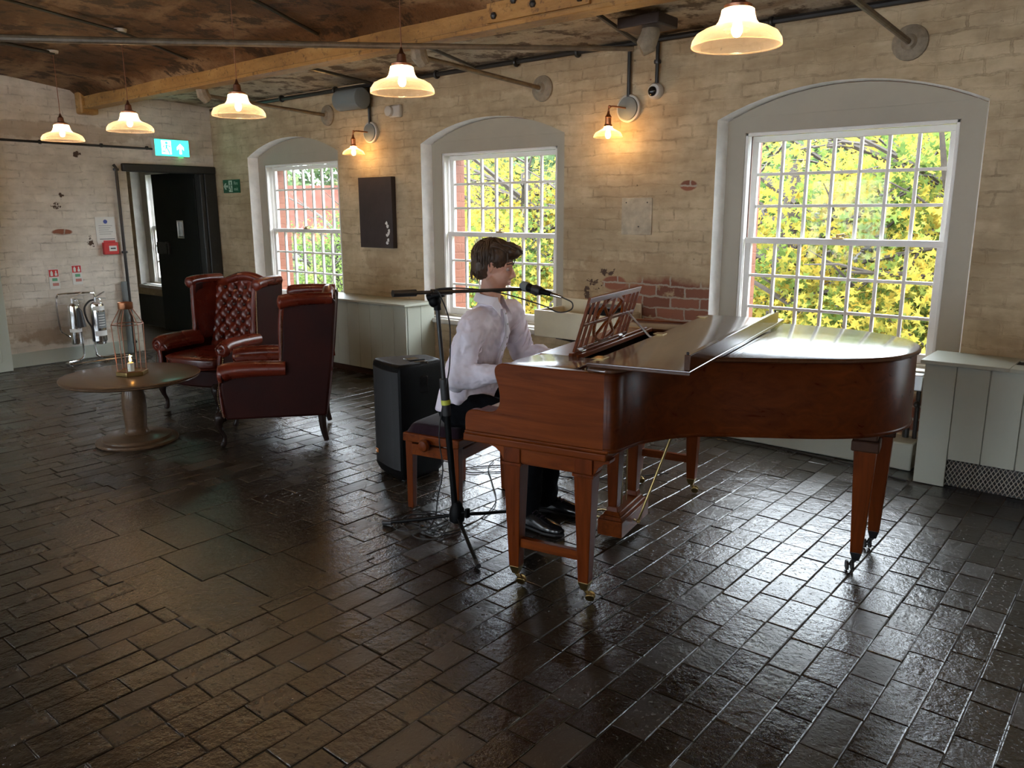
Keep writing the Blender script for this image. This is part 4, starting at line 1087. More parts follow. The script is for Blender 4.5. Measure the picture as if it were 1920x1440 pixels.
# ================================================================= PIANO BENCH
bc=PW(-1.125,.765); bn=thing('piano_bench','mahogany adjustable piano bench with plum velvet seat under the pianist','bench',(bc[0],bc[1],0),PANG)
bu,bv=.165,.262
for su in (-1,1):
    for sv in (-1,1):
        m=MB(); x,y=su*(bu-.022),sv*(bv-.022); m.tbox((x+su*.004,y+sv*.004,0),(.034,.034),(x,y,.395),(.046,.046)); m.build('leg',M['mah_z'],bn,bevel=.003)
m=MB(); m.bx(-bu,bu,-bv,-bv+.022,.30,.36); m.bx(-bu,bu,bv-.022,bv,.30,.36); m.bx(-bu,-bu+.022,-bv,bv,.30,.36); m.bx(bu-.022,bu,-bv,bv,.30,.36); m.build('apron',M['mah_v'],bn,bevel=.003)
m=MB(); m.bx(-bu-.01,bu+.01,-bv-.012,bv+.012,.372,.418); m.build('seat_frame',M['mah_v'],bn,bevel=.006,seg=3)
def cush(u,v):
    x=(u-.5)*2; y=(v-.5)*2
    k=(max(0,1-x**8)**.25)*(max(0,1-y**8)**.25)
    return (x*bu*.97,y*bv*.97,.418+.052*k+.006*(1-x*x)*(1-y*y)*0)
m=MB(); m.grid(cush,18,26); m.build('velvet_seat',M['velvet'],bn,angle=180)
for sv in (-1,1):
    m=MB(); m.lathe([(.012,0),(.012,.012),(.030,.016),(.033,.030),(.026,.042),(.008,.046),(0,.046)],18,XF((-.02,sv*(bv+.012),.372),rx=pi/2*(1 if sv<0 else -1))); m.build('height_knob',M['mah_z'],bn)

# ================================================================= MICROPHONE STAND
SB=(-2.55,2.63)
ms=thing('microphone_stand','black boom microphone stand on a tripod beside the pianist','microphone stand',(SB[0],SB[1],0))
topz=1.188; lean=(-.060,-.048)
def on_pole(z): f=z/topz; return (lean[0]*f,lean[1]*f,z)
m=MB(); m.cyl(on_pole(.10),on_pole(.74),.0155,14); m.build('lower_tube',M['plastic'],ms)
m=MB(); m.cyl(on_pole(.70),on_pole(topz-.03),.0105,12); m.build('upper_tube',M['black_conduit'],ms)
m=MB(); m.cyl(on_pole(.60),on_pole(.78),.021,14); m.build('height_clutch',M['rubber'],ms,bevel=.003)
m=MB(); m.cyl(on_pole(.655),on_pole(.678),.0225,14); m.build('tape_band',M['yellow_tape'],ms)
m=MB(); m.lathe([(.020,.06),(.036,.07),(.040,.10),(.034,.135),(.020,.165),(.017,.17)],16); m.tube([(.03,.0,.12),(.06,.01,.125)],.008,8); m.bx(.055,.07,-.004,.02,.10,.145); m.build('tripod_hub',M['plastic'],ms,bevel=.002)
for az in (202,-33,85):
    a=radians(az); L=.385
    m=MB(); m.tube([(.03*cos(a),.03*sin(a),.095),(L*.5*cos(a),L*.5*sin(a),.055),(L*cos(a),L*sin(a),.013)],.0095,8); lg=m.build('tripod_leg',M['plastic'],ms)
    m=MB(); m.tube([((L-.03)*cos(a),(L-.03)*sin(a),.016),((L+.02)*cos(a),(L+.02)*sin(a),.012)],.0125,8); m.build('rubber_foot',M['rubber'],lg)
hx,hy,hz=on_pole(topz)
m=MB(); m.cyl(on_pole(topz-.085),on_pole(topz-.03),.017,12); m.sphere((hx-.008,hy,hz-.045),(.030,.030,.030),14,10); m.cyl((hx-.035,hy-.02,hz-.03),(hx+.03,hy+.02,hz-.005),.018,12); m.build('boom_clutch',M['plastic'],ms)
B0=Vector((-2.64-SB[0],2.345-SB[1],1.196)); B1=Vector((-2.425-SB[0],3.01-SB[1],1.178))
m=MB(); m.cyl(B0,B1,.0085,10); m.cyl(B0,B0+(B1-B0)*.16,.016,12); m.cyl(B0+(B1-B0)*.27,B0+(B1-B0)*.42,.014,12); m.build('boom_arm',M['black_conduit'],ms)
MH=Vector(PW(-.665,.665,1.192)); MT=Vector(PW(-.50,.635,1.163))
off=Vector((SB[0],SB[1],0)); d=(MT-MH).normalized()
mic=thing('microphone','black handheld vocal microphone clipped to the boom in front of his mouth','microphone',tuple(MH))
m=MB(); m.lathe([(0,-.026),(.014,-.022),(.024,-.010),(.0255,.004),(.023,.018),(.019,.026)],18,frame_along((0,0,0),d)); m.build('grille_ball',M['greybox'],mic)
m=MB(); m.lathe([(.022,.024),(.022,.032),(.019,.036),(.017,.09),(.0125,.150),(.0115,.165)],16,frame_along((0,0,0),d)); m.build('handle',M['plastic'],mic)
m=MB(); m.lathe([(.010,.165),(.010,.185),(.009,.19),(.007,.215),(.004,.23)],12,frame_along((0,0,0),d)); m.build('plug',M['chrome'],mic)
c0=MH-off
m=MB(); m.lathe([(.0215,.055),(.0225,.058),(.021,.10),(.0195,.102)],14,frame_along(c0,c0+d)); m.tube([B1,c0+d*.075-Vector((0,0,.02))],.010,8); m.build('microphone_clip',M['rubber'],ms)
# cable from microphone, along the boom, down the pole, coiled on the floor
e=MH+d*.225
q0=tuple(e); bo=[off+B0+(B1-B0)*f for f in (.78,.5,.3,.2)]
cb=[q0,tuple(e+d*.05+Vector((.01,0,-.012))),tuple(e+d*.055+Vector((0,0,-.045))),tuple(e-d*.02+Vector((0,0,-.075))),tuple(e-d*.12+Vector((0,0,-.065))),tuple(bo[0]+Vector((0,0,-.012))),tuple(bo[1]+Vector((.0,-.0,.014))),tuple(bo[2]+Vector((.01,0,.014))),tuple(bo[2]+Vector((.028,.0,-.01))),
 (SB[0]-.035+.03,SB[1]-.02,1.05),(SB[0]-.03+.03,SB[1]-.03,.85),(SB[0]-.03,SB[1]-.04,.70),(SB[0]-.06,SB[1]-.05,.50),(SB[0]-.05,SB[1]-.04,.33),(SB[0]-.09,SB[1]-.04,.18),(SB[0]-.13,SB[1]-.02,.06),(SB[0]-.12,SB[1]-.08,.008)]
Rc=random.Random(9)
for k in range(46):
    a=k*.52+1.; r=.10+.045*sin(k*.7)+.02*sin(k*1.9)
    cb.append((SB[0]-.185+r*1.25*cos(a)+.03*sin(k*.31),SB[1]-.03+r*1.0*sin(a),.007+.004*(k%5)))
cb+=[(SB[0]-.02,SB[1]+.12,.008),(SB[0]-.12,SB[1]+.42,.006),(SB[0]-.35,SB[1]+.66,.006),(SB[0]-.55,SB[1]+.85,.006),(SB[0]-.62,SB[1]+.98,.006)]
t=thing('microphone_cable','thin black cable hanging from the microphone and coiled at the tripod','cable',q0)
m=MB(); m.tube([tuple(p-Vector(q0)) for p in spline(cb,5)],.0032,6); m.build('cable',M['rubber'],t)
def floorcable(label,pts,r=.0035):
    o=pts[0]; t=thing('floor_cable',label,'cable',(o[0],o[1],.0))
    m=MB(); m.tube([(p[0]-o[0],p[1]-o[1],r+.0005) for p in spline([(a,b,0) for a,b in pts],8)],r,6); m.build('cable',M['rubber'],t)
floorcable('black cable running along the floor below the right window',[(-2.9,4.98),(-2.2,5.0),(-1.75,5.0),(-1.35,4.95),(-1.15,4.86),(-1.06,4.84)],.006)
floorcable('black cable arching on the floor behind the bench from the loudspeaker',[(-3.20,3.36),(-3.12,3.36),(-2.95,3.52),(-2.70,3.62),(-2.42,3.80),(-2.2,4.1)])
floorcable('second black cable on the floor behind the bench, crossing the first',[(-3.22,3.40),(-3.05,3.60),(-2.85,3.62),(-2.62,3.50),(-2.40,3.45)])

# ================================================================= LOUDSPEAKER
sp=thing('loudspeaker','black floor standing stage loudspeaker behind the piano bench','speaker')
fA,fB=Vector((-3.635,3.050)),Vector((-3.300,2.960)); nx=(fB-fA).normalized(); ny=Vector((-nx.y,nx.x))   # ny points away from camera
def SPp(a,b): p=fA+nx*a+ny*b; return (p.x,p.y)
Wd=.347
foot=[SPp(0,0),SPp(.06,-.012),SPp(Wd/2,-.018),SPp(Wd-.06,-.012),SPp(Wd,0),SPp(Wd-.0,.07),SPp(Wd-.055,.27),SPp(Wd-.09,.33),SPp(.09,.33),SPp(.055,.27),SPp(0,.07)]
def inset(poly,d):
    c=(sum(p[0] for p in poly)/len(poly),sum(p[1] for p in poly)/len(poly)); return [(p[0]+(c[0]-p[0])*d,p[1]+(c[1]-p[1])*d) for p in poly]
m=MB(); z=[.0,.02,.045]; n=len(foot)
rings=[(inset(foot,.10),.012),(inset(foot,.0),.05),(foot,.655),(inset(foot,.03),.685),(inset(foot,.12),.697)]
vs=[];fs=[]
for p,zz in rings: vs+=[(a,b,zz) for a,b in p]
for k in range(len(rings)-1):
    for i in range(n): j=(i+1)%n; fs.append((k*n+i,k*n+j,(k+1)*n+j,(k+1)*n+i))
fs+=[list(range(n))[::-1],[(len(rings)-1)*n+i for i in range(n)]]
m.add(vs,fs); m.build('cabinet',M['plastic'],sp,bevel=.008,angle=25)
m=MB(); P0=[SPp(.015,-.004),SPp(.06,-.020),SPp(Wd/2,-.026),SPp(Wd-.06,-.020),SPp(Wd-.015,-.004)]
n=5; vs=[(a,b,zz) for zz in (.075,.655) for a,b in P0]+[(a+ny.x*.01,b+ny.y*.01,zz) for zz in (.075,.655) for a,b in P0]
m.add(vs,[(i,i+1,i+6,i+5) for i in range(4)]+[(0,5,15,10),(4,14,19,9)]+[(i,i+10,i+11,i+1) for i in range(4)]+[(i+5,i+6,i+16,i+15) for i in range(4)]); m.build('front_grille',pm('black_perforated_grille',(.012,.012,.013),.5,bump=.6,bscale=300),sp)
hc=SPp(.22,.17); hr=atan2(nx.y,nx.x)
m=MB(); m.bx(-.05,.05,-.045,.045,-.03,.0012,XF((hc[0]-.03*nx.x,hc[1]-.03*nx.y,.697),rz=hr)); m.bx(-.02,.025,-.045,.045,-.03,.0012,XF((hc[0]+.06*nx.x,hc[1]+.06*nx.y,.697),rz=hr)); m.build('handle_recess',M['key_black'],sp,bevel=.008)
m=MB(); m.bx(-.014,.014,-.05,.05,-.008,.006,XF((hc[0]+.022*nx.x,hc[1]+.022*nx.y,.697),rz=hr)); m.build('top_handle',M['plastic'],sp,bevel=.006,seg=3)
sd=SPp(Wd,.16); 
for zz,q in ((.57,(.03,.10)),(.30,(.018,.05))):
    m=MB(); A_=XF((SPp(Wd-.02,.16)[0],SPp(Wd-.02,.16)[1],zz),rz=hr-radians(15.4)); m.bx(-.01,.006,-q[0],q[0],-q[1]/2,q[1]/2,A_); m.build('side_handle_recess',M['key_black'],sp,bevel=.006)
lg=SPp(.075,-.0275)
m=MB(); m.bx(-.014,.014,-.003,.002,-.012,.012,XF((lg[0],lg[1],.145),rz=hr)); bd=m.build('badge',pm('orange_badge',(.55,.18,.03),.4),sp)
text('lettering','JBL',.013,M['paperwhite'],sp,(lg[0]-.004*ny.x,lg[1]-.004*ny.y,.145),(pi/2,0,hr))
for a,b_ in ((.06,.04),(Wd-.06,.04),(.10,.28),(Wd-.10,.28)):
    p=SPp(a,b_); m=MB(); m.cyl((p[0],p[1],0),(p[0],p[1],.02),.016,12); m.build('rubber_foot',M['rubber'],sp)

# ================================================================= WING CHAIRS (local +x = front)
def wing_chair(label,loc,rz):
    t=thing('wing_armchair',label,'armchair',loc,rz,'oxblood leather wing armchairs')
    HWc=.335
    # seat base with bowed front
    m=MB(); fr=spline([(.03,-.33,0),(.055,-.2,0),(.075,0,0),(.055,.2,0),(.03,.33,0)],5)
    base=[(-.60,.30),(-.60,-.30)]+[(p.x,p.y) for p in fr]
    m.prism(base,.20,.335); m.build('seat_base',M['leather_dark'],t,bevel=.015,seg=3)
    # outer side panels incl. wing, front scroll column
    XZ=Matrix(((1,0,0,0),(0,0,-1,0),(0,1,0,0),(0,0,0,1)))
    sil=[(.045,.20),(.050,.30),(.060,.36),(.064,.43),(.050,.49),(.030,.52)]+[(-.30,.535),(-.325,.56),(-.345,.70),(-.355,.90),(-.375,.975)]+[(-.50,.995),(-.68,.995),(-.705,.975),(-.665,.60),(-.61,.20)]
    for s in (-1,1):
        m=MB(); a,b=sorted((s*.300,s*HWc)); m.prism([(p[0],p[1]) for p in sil],-b,-a,XZ)
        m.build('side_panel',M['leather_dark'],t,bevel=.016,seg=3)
        # rolled arm
        m=MB(); P=spline([(-.36,s*.322,.535),(-.15,s*.324,.538),(.0,s*.328,.53),(.045,s*.330,.515)],5)
        m.tube(P,[.050+.010*k/15 for k in range(len(P))],14)
        P2=spline([(-.36,s*.285,.50),(0,s*.285,.50),(.035,s*.290,.49)],5); m.tube(P2,.040,10)
        ar=m.build('arm_roll',M['leather'],t)
        m=MB(); A_=XF((.056,s*.328,.512),ry=pi/2)
        sc=[(.0,.004),(.018,.016),(.024,.008),(.036,.006),(.044,.016),(.056,.006),(.061,-.012)]
        m.lathe(sc[::-1],18,A_); m.tube(spline([(.064,s*.31,.47),(.068,s*.298,.40),(.066,s*.300,.33),(.056,s*.308,.22)],5),[(.020,.012)]*16,8)
        m.build('scroll_front',M['leather'],ar)
        # wing with rolled top and padded inner face
        m=MB(); P=spline([(-.68,s*.312,.99),(-.52,s*.330,.992),(-.40,s*.345,.985),(-.355,s*.35,.975)],5); m.tube(P,[.040+.006*k/15 for k in range(16)],12); 
        m.sphere((-.355,s*.35,.975),(.022,.047,.047),14,10)
        m.build('wing_roll',M['leather'],t)
        m=MB()
        def wf(u,v,s=s):
            x=-.66+.31*u; z=.50+.46*v
            return (x+.01*sin(v*pi),s*(.292-.020*sin(pi*u)*sin(pi*min(1,v*1.1))**.5+.012*u),z)
        m.grid(wf,10,12); m.build('wing_pad',M['leather'],t,angle=180)
        m=MB(); m.tube(spline([(-.362,s*.325,.955),(-.345,s*.315,.80),(-.338,s*.310,.62),(-.325,s*.310,.56)],6),.020,10); m.build('wing_front_roll',M['leather'],t)
        # nail trim
        m=MB()
        for k in range(34): m.sphere((-.335-.022*(k/33),s*(HWc+.003),.56+.40*k/33),.0055,6,4)
        for k in range(22): m.sphere((.052+.03*sin(k/21*pi),s*(HWc+.002),.22+.27*k/21),.0055,6,4)
        nt=m.build('nail_trim',M['stud'],t); nt['kind']='stuff'
    # tufted back
    NR,NC=7,5
    cps=[]
    for r in range(NR):
        for c in range(NC-(r%2)):
            cps.append(((c+.5*(r%2)-(NC-1)/2)*.105,.50+r*.070))
    def bx_(y,z): return -.485-.22*max(0,(z-.42))-.02*(1-(y/.30)**2)
    def bf(u,v):
        y=-.295+.59*u; zt=.96+.065*cos(min(1,abs(y)/.26)*pi/2)**1.3
        z=.43+(zt-.43)*v
        x=bx_(y,z); d=0
        for (cy,cz) in cps:
            r2=((y-cy)/.030)**2+((z-cz)/.026)**2; d+=exp_(-r2)
        # pleats between buttons
        pl=0
        if .46<z<.96: 
            a=(y/.105+ (z-.50)/.14); b=(y/.105-(z-.50)/.14)
            pl=(abs(sin(pi*a))**.6*abs(sin(pi*b))**.6)
            x+=.018*pl-.010
        if v>.93: x-=.05*((v-.93)/.07)**2
        return (x-.020*min(1,d),y,z)
    m=MB(); m.grid(bf,68,62); m.build('tufted_back',M['leather'],t,angle=180)
    for (cy,cz) in cps:
        m=MB(); m.sphere((bx_(cy,cz)-.010,cy,cz),(.009,.014,.014),8,6); m.build('button',M['button'],t)
    # crest roll and outer back
    m=MB(); P=[( -.645-.0*abs(y),y,.95+.065*cos(min(1,abs(y)/.26)*pi/2)**1.3) for y in [-.31+.62*k/20 for k in range(21)]]
    m.tube(P,.040,12); m.build('crest_roll',M['leather'],t)
    m=MB()
    def ob(u,v):
        y=-.31+.62*u; zt=.94+.065*cos(min(1,abs(y)/.26)*pi/2)**1.3; z=.20+(zt-.20)*v
        return (-.61-.085*v,y,z)
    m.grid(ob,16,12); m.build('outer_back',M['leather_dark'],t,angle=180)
    # cushion
    def cu(u,v):
        a=2*pi*u; b=-pi/2+pi*v
        ex=lambda w,p: (abs(w)**p)*(1 if w>0 else -1)
        x=-.205+.285*ex(cos(a),.35)*max(cos(b),0)**.35; y=.285*ex(sin(a),.35)*max(cos(b),0)**.35
        z=.385+.055*ex(sin(b),.6)+ (.018 if sin(b)>0 else 0)*max(cos(b),0)
        if x>0: x+=.03*(1-(y/.3)**2)
        return (x,y,z)
    m=MB(); m.grid(cu,48,16,closeu=True); cs=m.build('seat_cushion',M['leather'],t,angle=180)
    m=MB()
    for zz in (.352,.425):
        pts=[]
        for k in range(48):
            p=cu(k/48,.5); pts.append((p[0],p[1],zz))
        m.tube(pts,.006,6,closed=True)
    m.build('piping',M['leather'],cs)
    # cabriole legs
    for sx,sy in ((1,-1),(1,1)):
        ax,ay=.080,sy*.262
        P=spline([(ax-.01,ay,.225),(ax+.018,ay+sy*.012,.185),(ax+.014,ay+sy*.010,.13),(ax-.006,ay,.07),(ax+.0,ay+sy*.0,.025),(ax+.02,ay+sy*.008,.008)],5)
        R=[.036,.040,.042,.041,.038,.034,.030,.027,.024,.021,.019,.017,.0155,.015,.0145,.0145,.015,.016,.0175,.019,.021,.0215,.021,.018,.014,.009]
        m=MB(); m.tube(P,R[:len(P)],12); m.build('leg',M['ebon_leg'],t)
    for sy in (-1,1):
        ax,ay=-.575,sy*.275
        P=spline([(ax,ay,.225),(ax+.0,ay,.15),(ax-.006,ay,.08),(ax-.022,ay,.012)],6)
        m=MB(); m.tube(P,[.030-.0007*k for k in range(len(P))],10); m.build('leg',M['ebon_leg'],t)
    return t
def exp_(x): return math.exp(max(-30,x))
az1=atan2(-.77,-.64)
def chair_at(legpt,side,az,label):
    # legpt = world point of front leg whose local y = side*.275 ; leg local x=.035
    lx,ly=.090,side*.265
    x=legpt[0]-(lx*cos(az)-ly*sin(az)); y=legpt[1]-(lx*sin(az)+ly*cos(az))
    return wing_chair(label,(x,y,0),az)
chair_at((-4.80,2.70),1,az1,'oxblood leather wing armchair nearer the camera, showing its dark outer side')
chair_at((-6.13,2.99),-1,radians(287),'oxblood leather wing armchair with tufted back showing, behind the round table')

# ================================================================= ROUND TABLE, LANTERN
tb=thing('pedestal_table','low round dark oak table with a turned pedestal beside the armchairs','table',(-5.40,2.41,0))
m=MB(); m.lathe([(0,.432),(.40,.432),(.425,.438),(.436,.446),(.432,.452),(.441,.457),(.443,.463),(.438,.468),(.43,.470),(0,.470)],64); m.build('table_top',M['table_wood'],tb,angle=25)
m=MB(); m.lathe([(.075,.055),(.078,.07),(.070,.085),(.068,.10),(.074,.16),(.079,.24),(.076,.31),(.062,.375),(.060,.385),(.072,.392),(.074,.405),(.070,.415),(.085,.425),(.088,.433)],32); m.build('pedestal',M['table_wood'],tb,angle=30)
m=MB(); m.lathe([(.262,0),(.266,.010),(.262,.020),(.225,.024),(.222,.034),(.216,.042),(.10,.052),(.085,.060),(0,.060)],56); m.build('foot_disc',M['table_wood'],tb,angle=25)
lt=thing('lantern','tall six-sided copper and glass lantern standing on the round table','lantern',(-5.385,2.415,.470),radians(14))
def hexp(r,z,k): a=k*pi/3; return (r*cos(a),r*sin(a),z)
r0,r1,rt=.090,.099,.036; z0,z1,z2=.03,.345,.455
for k in range(6):
    m=MB(); m.cyl(hexp(r0,z0,k),hexp(r1,z1,k),.0032,6); m.cyl(hexp(r1,z1,k),hexp(rt,z2,k),.0032,6); m.build('corner_bar',M['old_copper'],lt)
m=MB()
for k in range(6): m.cyl(hexp(r1,z1,k),hexp(r1,z1,k+1),.0035,6); m.cyl(hexp(r0,z0,k),hexp(r0,z0,k+1),.003,6)
m.build('hoop_bars',M['old_copper'],lt)
for k in range(6):
    m=MB(); a,b,c,d_=hexp(r0*.985,z0,k),hexp(r0*.985,z0,k+1),hexp(r1*.985,z1,k+1),hexp(r1*.985,z1,k); e_,f_=hexp(rt*.98,z2,k+1),hexp(rt*.98,z2,k)
    m.add([a,b,c,d_,e_,f_],[(0,1,2,3),(3,2,4,5)]); m.build('glass_panel',M['lantern_glass'],lt,smooth=False)
m=MB(); m.prism([(.102*cos(k*pi/3),.102*sin(k*pi/3)) for k in range(6)],0,.028); m.build('hexagonal_base',M['brass'],lt,bevel=.003)
m=MB(); m.lathe([(.045,.448),(.047,.452),(.047,.490),(.044,.492),(.040,.485),(.040,.45)],20); m.build('copper_collar',M['copper'],lt)
cd=thing('candle','small lit white candle standing inside the lantern','candle',(-5.365,2.40,.498))
m=MB(); m.lathe([(.021,0),(.021,.055),(.018,.058),(.006,.055),(0,.054)],18); m.build('wax',M['candle'],cd)
m=MB(); m.lathe([(0,.060),(.006,.066),(.0085,.078),(.005,.098),(0,.115)],10); m.build('flame',M['flame'],cd)
m=MB(); m.cyl((0,0,.054),(0,0,.066),.001,5); m.build('wick',M['ink'],cd)

# ================================================================= PIANIST  (built in the piano's local frame)
mn=thing('person','seated person in a white shirt and black trousers playing the piano','person',(PA[0],PA[1],0),PANG)
def skinmat():
    t=NT('fair_skin'); o=t.obj(); n=t.noise(o,14,4,.6)
    return t.done(t.pbsdf(t.ramp(n,[(.3,(.52,.27,.19)),(.7,(.60,.34,.25))]),.48,0.,t.bump(t.noise(o,120,3,.5),.1,.001),.4,Subsurface_Weight=.15,Subsurface_Radius=(.02,.008,.004)))
M['skin']=skinmat()
M['lips']=pm('lip_skin',(.45,.17,.14),.45)
def hairmat():
    t=NT('brown_hair'); o=t.obj(); n=t.noise(t.mapv(o,(1,1,.35)),60,4,.6)
    return t.done(t.pbsdf(t.ramp(n,[(.3,(.026,.014,.008)),(.7,(.080,.045,.025))]),.45,0.,t.bump(n,.5,.003),.4))
M['hair']=hairmat()
M['shirt']=pm('white_lilac_cotton_shirt',(.76,.70,.76),.75,bump=.25,bscale=26,spec=.2)
M['collar']=pm('white_shirt_collar',(.80,.75,.79),.7)
def remesh(o,vox,smooth=6,fac=.6,disp=None):
    r=o.modifiers.new('remesh','REMESH'); r.mode='VOXEL'; r.voxel_size=vox; r.use_smooth_shade=True
    s=o.modifiers.new('smooth','SMOOTH'); s.factor=fac; s.iterations=smooth
    if disp:
        for (sc,st,typ) in disp:
            tx=bpy.data.textures.new(o.name+'_folds','CLOUDS'); tx.noise_scale=sc; tx.noise_depth=2
            d=o.modifiers.new('folds','DISPLACE'); d.texture=tx; d.strength=st; d.mid_level=.5; d.texture_coords='LOCAL'
    return o
def capsule(mb,pts,rad,n=14):
    P=spline(pts,4); m_=len(pts)
    R=[]
    for i in range(len(P)):
        f=i/(len(P)-1)*(m_-1); k=min(int(f),m_-2); g=f-k
        a,b=rad[k],rad[k+1]
        if isinstance(a,tuple) or isinstance(b,tuple):
            a=a if isinstance(a,tuple) else (a,a); b=b if isinstance(b,tuple) else (b,b)
            R.append((a[0]+(b[0]-a[0])*g,a[1]+(b[1]-a[1])*g))
        else: R.append(a+(b-a)*g)
    mb.tube(P,R,n)
    for p,r in ((P[0],R[0]),(P[-1],R[-1])):
        rr=min(r) if isinstance(r,tuple) else r
        mb.sphere(p,rr,12,8)
V_=Vector
HC=V_((-.856,.700,1.283))      # head centre
HR=Matrix.Translation(HC)@Matrix.Rotation(radians(24),4,'Z')@Matrix.Rotation(radians(13),4,'Y')
HS=.95
def hp(x,y,z): return tuple(HR@V_((x*HS,y*HS,z*HS)))
sh={-1:V_((-.885,.540,1.000)),1:V_((-.865,.875,1.025))}
el={-1:V_((-.915,.455,.750)),1:V_((-.850,.985,.800))}
wr={-1:V_((-.640,.505,.800)),1:V_((-.600,.930,.800))}
def hand(mb,w,target,side):
    """five fingered hand reaching towards +x over the keys"""
    d=(target-w).normalized(); d.z=0; d.normalize(); lat=V_((-d.y,d.x,0))*side   # lat points to the thumb side... inward
    inward=V_((0,1,0)) if side<0 else V_((0,-1,0))
    lat=inward-d*inward.dot(d); lat.normalize()
    pc=w+d*.05+V_((0,0,-.002))
    capsule(mb,[w,w+d*.03,w+d*.085+V_((0,0,-.006))],[(.022,.028),(.016,.036),(.014,.040)],12)
    for i,(l,o_) in enumerate(((.072,.028),(.080,.010),(.075,-.009),(.060,-.027))):
        b=w+d*.085+lat*o_+V_((0,0,-.004)); c=lat*(o_*.35)
        pts=[b,b+d*l*.42+c*.4+V_((0,0,.006)),b+d*l*.78+c*.7+V_((0,0,-.010)),b+d*l*.92+c+V_((0,0,-.034))]
        mb.tube(spline(pts,4),[.0092,.0090,.0088,.0086,.0084,.0082,.0080,.0078,.0076,.0074,.0072,.0068,.006],8); mb.sphere(pts[0],.011,8,6)
    b=w+d*.025+lat*.026; pts=[b,b+d*.028+lat*.020+V_((0,0,-.010)),b+d*.058+lat*.022+V_((0,0,-.024))]
    mb.tube(spline(pts,4),[.0115,.011,.0105,.010,.0100,.0095,.009,.008,.007],8)
body=MB()
# torso, neck
capsule(body,[(-1.02,.70,.57),(-1.0,.70,.72),(-.96,.70,.88),(-.915,.70,1.0),(-.895,.70,1.07)],[(.12,.08),(.10,.07),(.11,.07),(.12,.07),(.07,.055)],18)
capsule(body,[(-.895,.70,1.06),(-.882,.702,1.13),(-.872,.703,1.20)],[.056,.053,.054],14)
for s in (-1,1):
    capsule(body,[sh[s],(sh[s]+el[s])/2,el[s],(el[s]*.55+wr[s]*.45),wr[s]],[.036,.034,.030,.028,.024],12)
    hand(body,wr[s],V_((-.45,.56 if s<0 else .88,.77)),s)
hipz=.545
for s,y in ((-1,.60),(1,.80)):
    capsule(body,[(-1.0,y,.55),(-.80,y-.01*s,.55),(-.60,y,.515)],[.085,.075,.058],14)
    capsule(body,[(-.60,y,.515),(-.60,y,.32),(-.61,y,.09)],[.056,.050,.034],12)
# head
body.sphere((0,0,0),1,28,20,HR@Matrix.Diagonal((.097*HS,.077*HS,.098*HS,1))@Matrix.Translation((-.06,0,.26)))
body.sphere((0,0,0),1,28,20,HR@Matrix.Translation((.030*HS,0,-.040*HS))@Matrix.Diagonal((.066*HS,.060*HS,.082*HS,1)))
body.sphere(hp(.060,0,-.103),(.026,.024,.020),14,10)                     # chin
for s in (-1,1):
    body.tube([hp(-.012,s*.058,-.062),hp(.025,s*.045,-.090),hp(.058,s*.014,-.108)],[.020,.020,.018],10)   # jaw line
    body.sphere(hp(.060,s*.037,-.030),(.026,.022,.024),12,8)             # cheek
    body.tube([hp(.088,s*.012,.022),hp(.082,s*.034,.026),hp(.062,s*.054,.016)],[.0085,.010,.008],8)     # brow
    # ear
    body.tube([hp(-.004,s*.072,-.034),hp(-.014,s*.080,-.020),hp(-.020,s*.086,.004),hp(-.010,s*.086,.020),hp(.002,s*.078,.018),hp(.004,s*.073,.004)],[.007,.006,.006,.006,.0055,.005],8)
    body.sphere(hp(-.006,s*.076,-.006),(.011,.005,.020),10,8)
body.tube([hp(.086,0,.016),hp(.096,0,-.002),hp(.108,0,-.022),hp(.117,0,-.036)],[.0085,.0095,.0125,.0120],10)
for s in (-1,1): body.sphere(hp(.100,s*.012,-.040),(.011,.009,.009),10,8)
body.sphere(hp(.084,0,-.056),(.015,.024,.012),12,8)                      # muzzle
body.tube([hp(.090,-.020,-.067),hp(.0995,0,-.063),hp(.090,.020,-.067)],[.004,.0066,.004],8)
body.tube([hp(.088,-.018,-.078),hp(.0965,0,-.076),hp(.088,.018,-.078)],[.004,.0068,.004],8)
bo=body.build('body',M['skin'],mn); remesh(bo,.0042,5,.5)
for s in (-1,1):
    m=MB(); m.sphere(hp(.0735,s*.032,.001),.0118,14,10); eo=m.build('eye',pm('eye_white_%d'%s,(.35,.31,.28),.35,spec=.2),mn)
    m=MB(); m.sphere(hp(.0808,s*.032,-.002),.0056,10,8); m.build('iris',M['ink'],eo)
    m=MB(); m.tube([hp(.081,s*.018,.004),hp(.0895,s*.031,.0085),hp(.079,s*.046,.004)],[.002,.003,.002],6); m.tube([hp(.080,s*.020,-.006),hp(.0875,s*.032,-.0095),hp(.078,s*.045,-.005)],[.0015,.002,.0015],6); m.build('eyelid',M['skin'],mn)
    m=MB(); m.tube([hp(.0965,s*.014,.028),hp(.090,s*.034,.035),hp(.070,s*.056,.026)],[(.003,.0045),(.003,.0045),(.002,.003)],6); m.build('eyebrow',M['hair'],mn)
m=MB(); m.tube([hp(.0925,-.019,-.0685),hp(.1035,0,-.0655),hp(.0925,.019,-.0685)],[.002,.0042,.002],8); m.tube([hp(.0905,-.017,-.0770),hp(.1005,0,-.0765),hp(.0905,.017,-.0770)],[.002,.0048,.002],8); m.build('lips',M['lips'],mn)
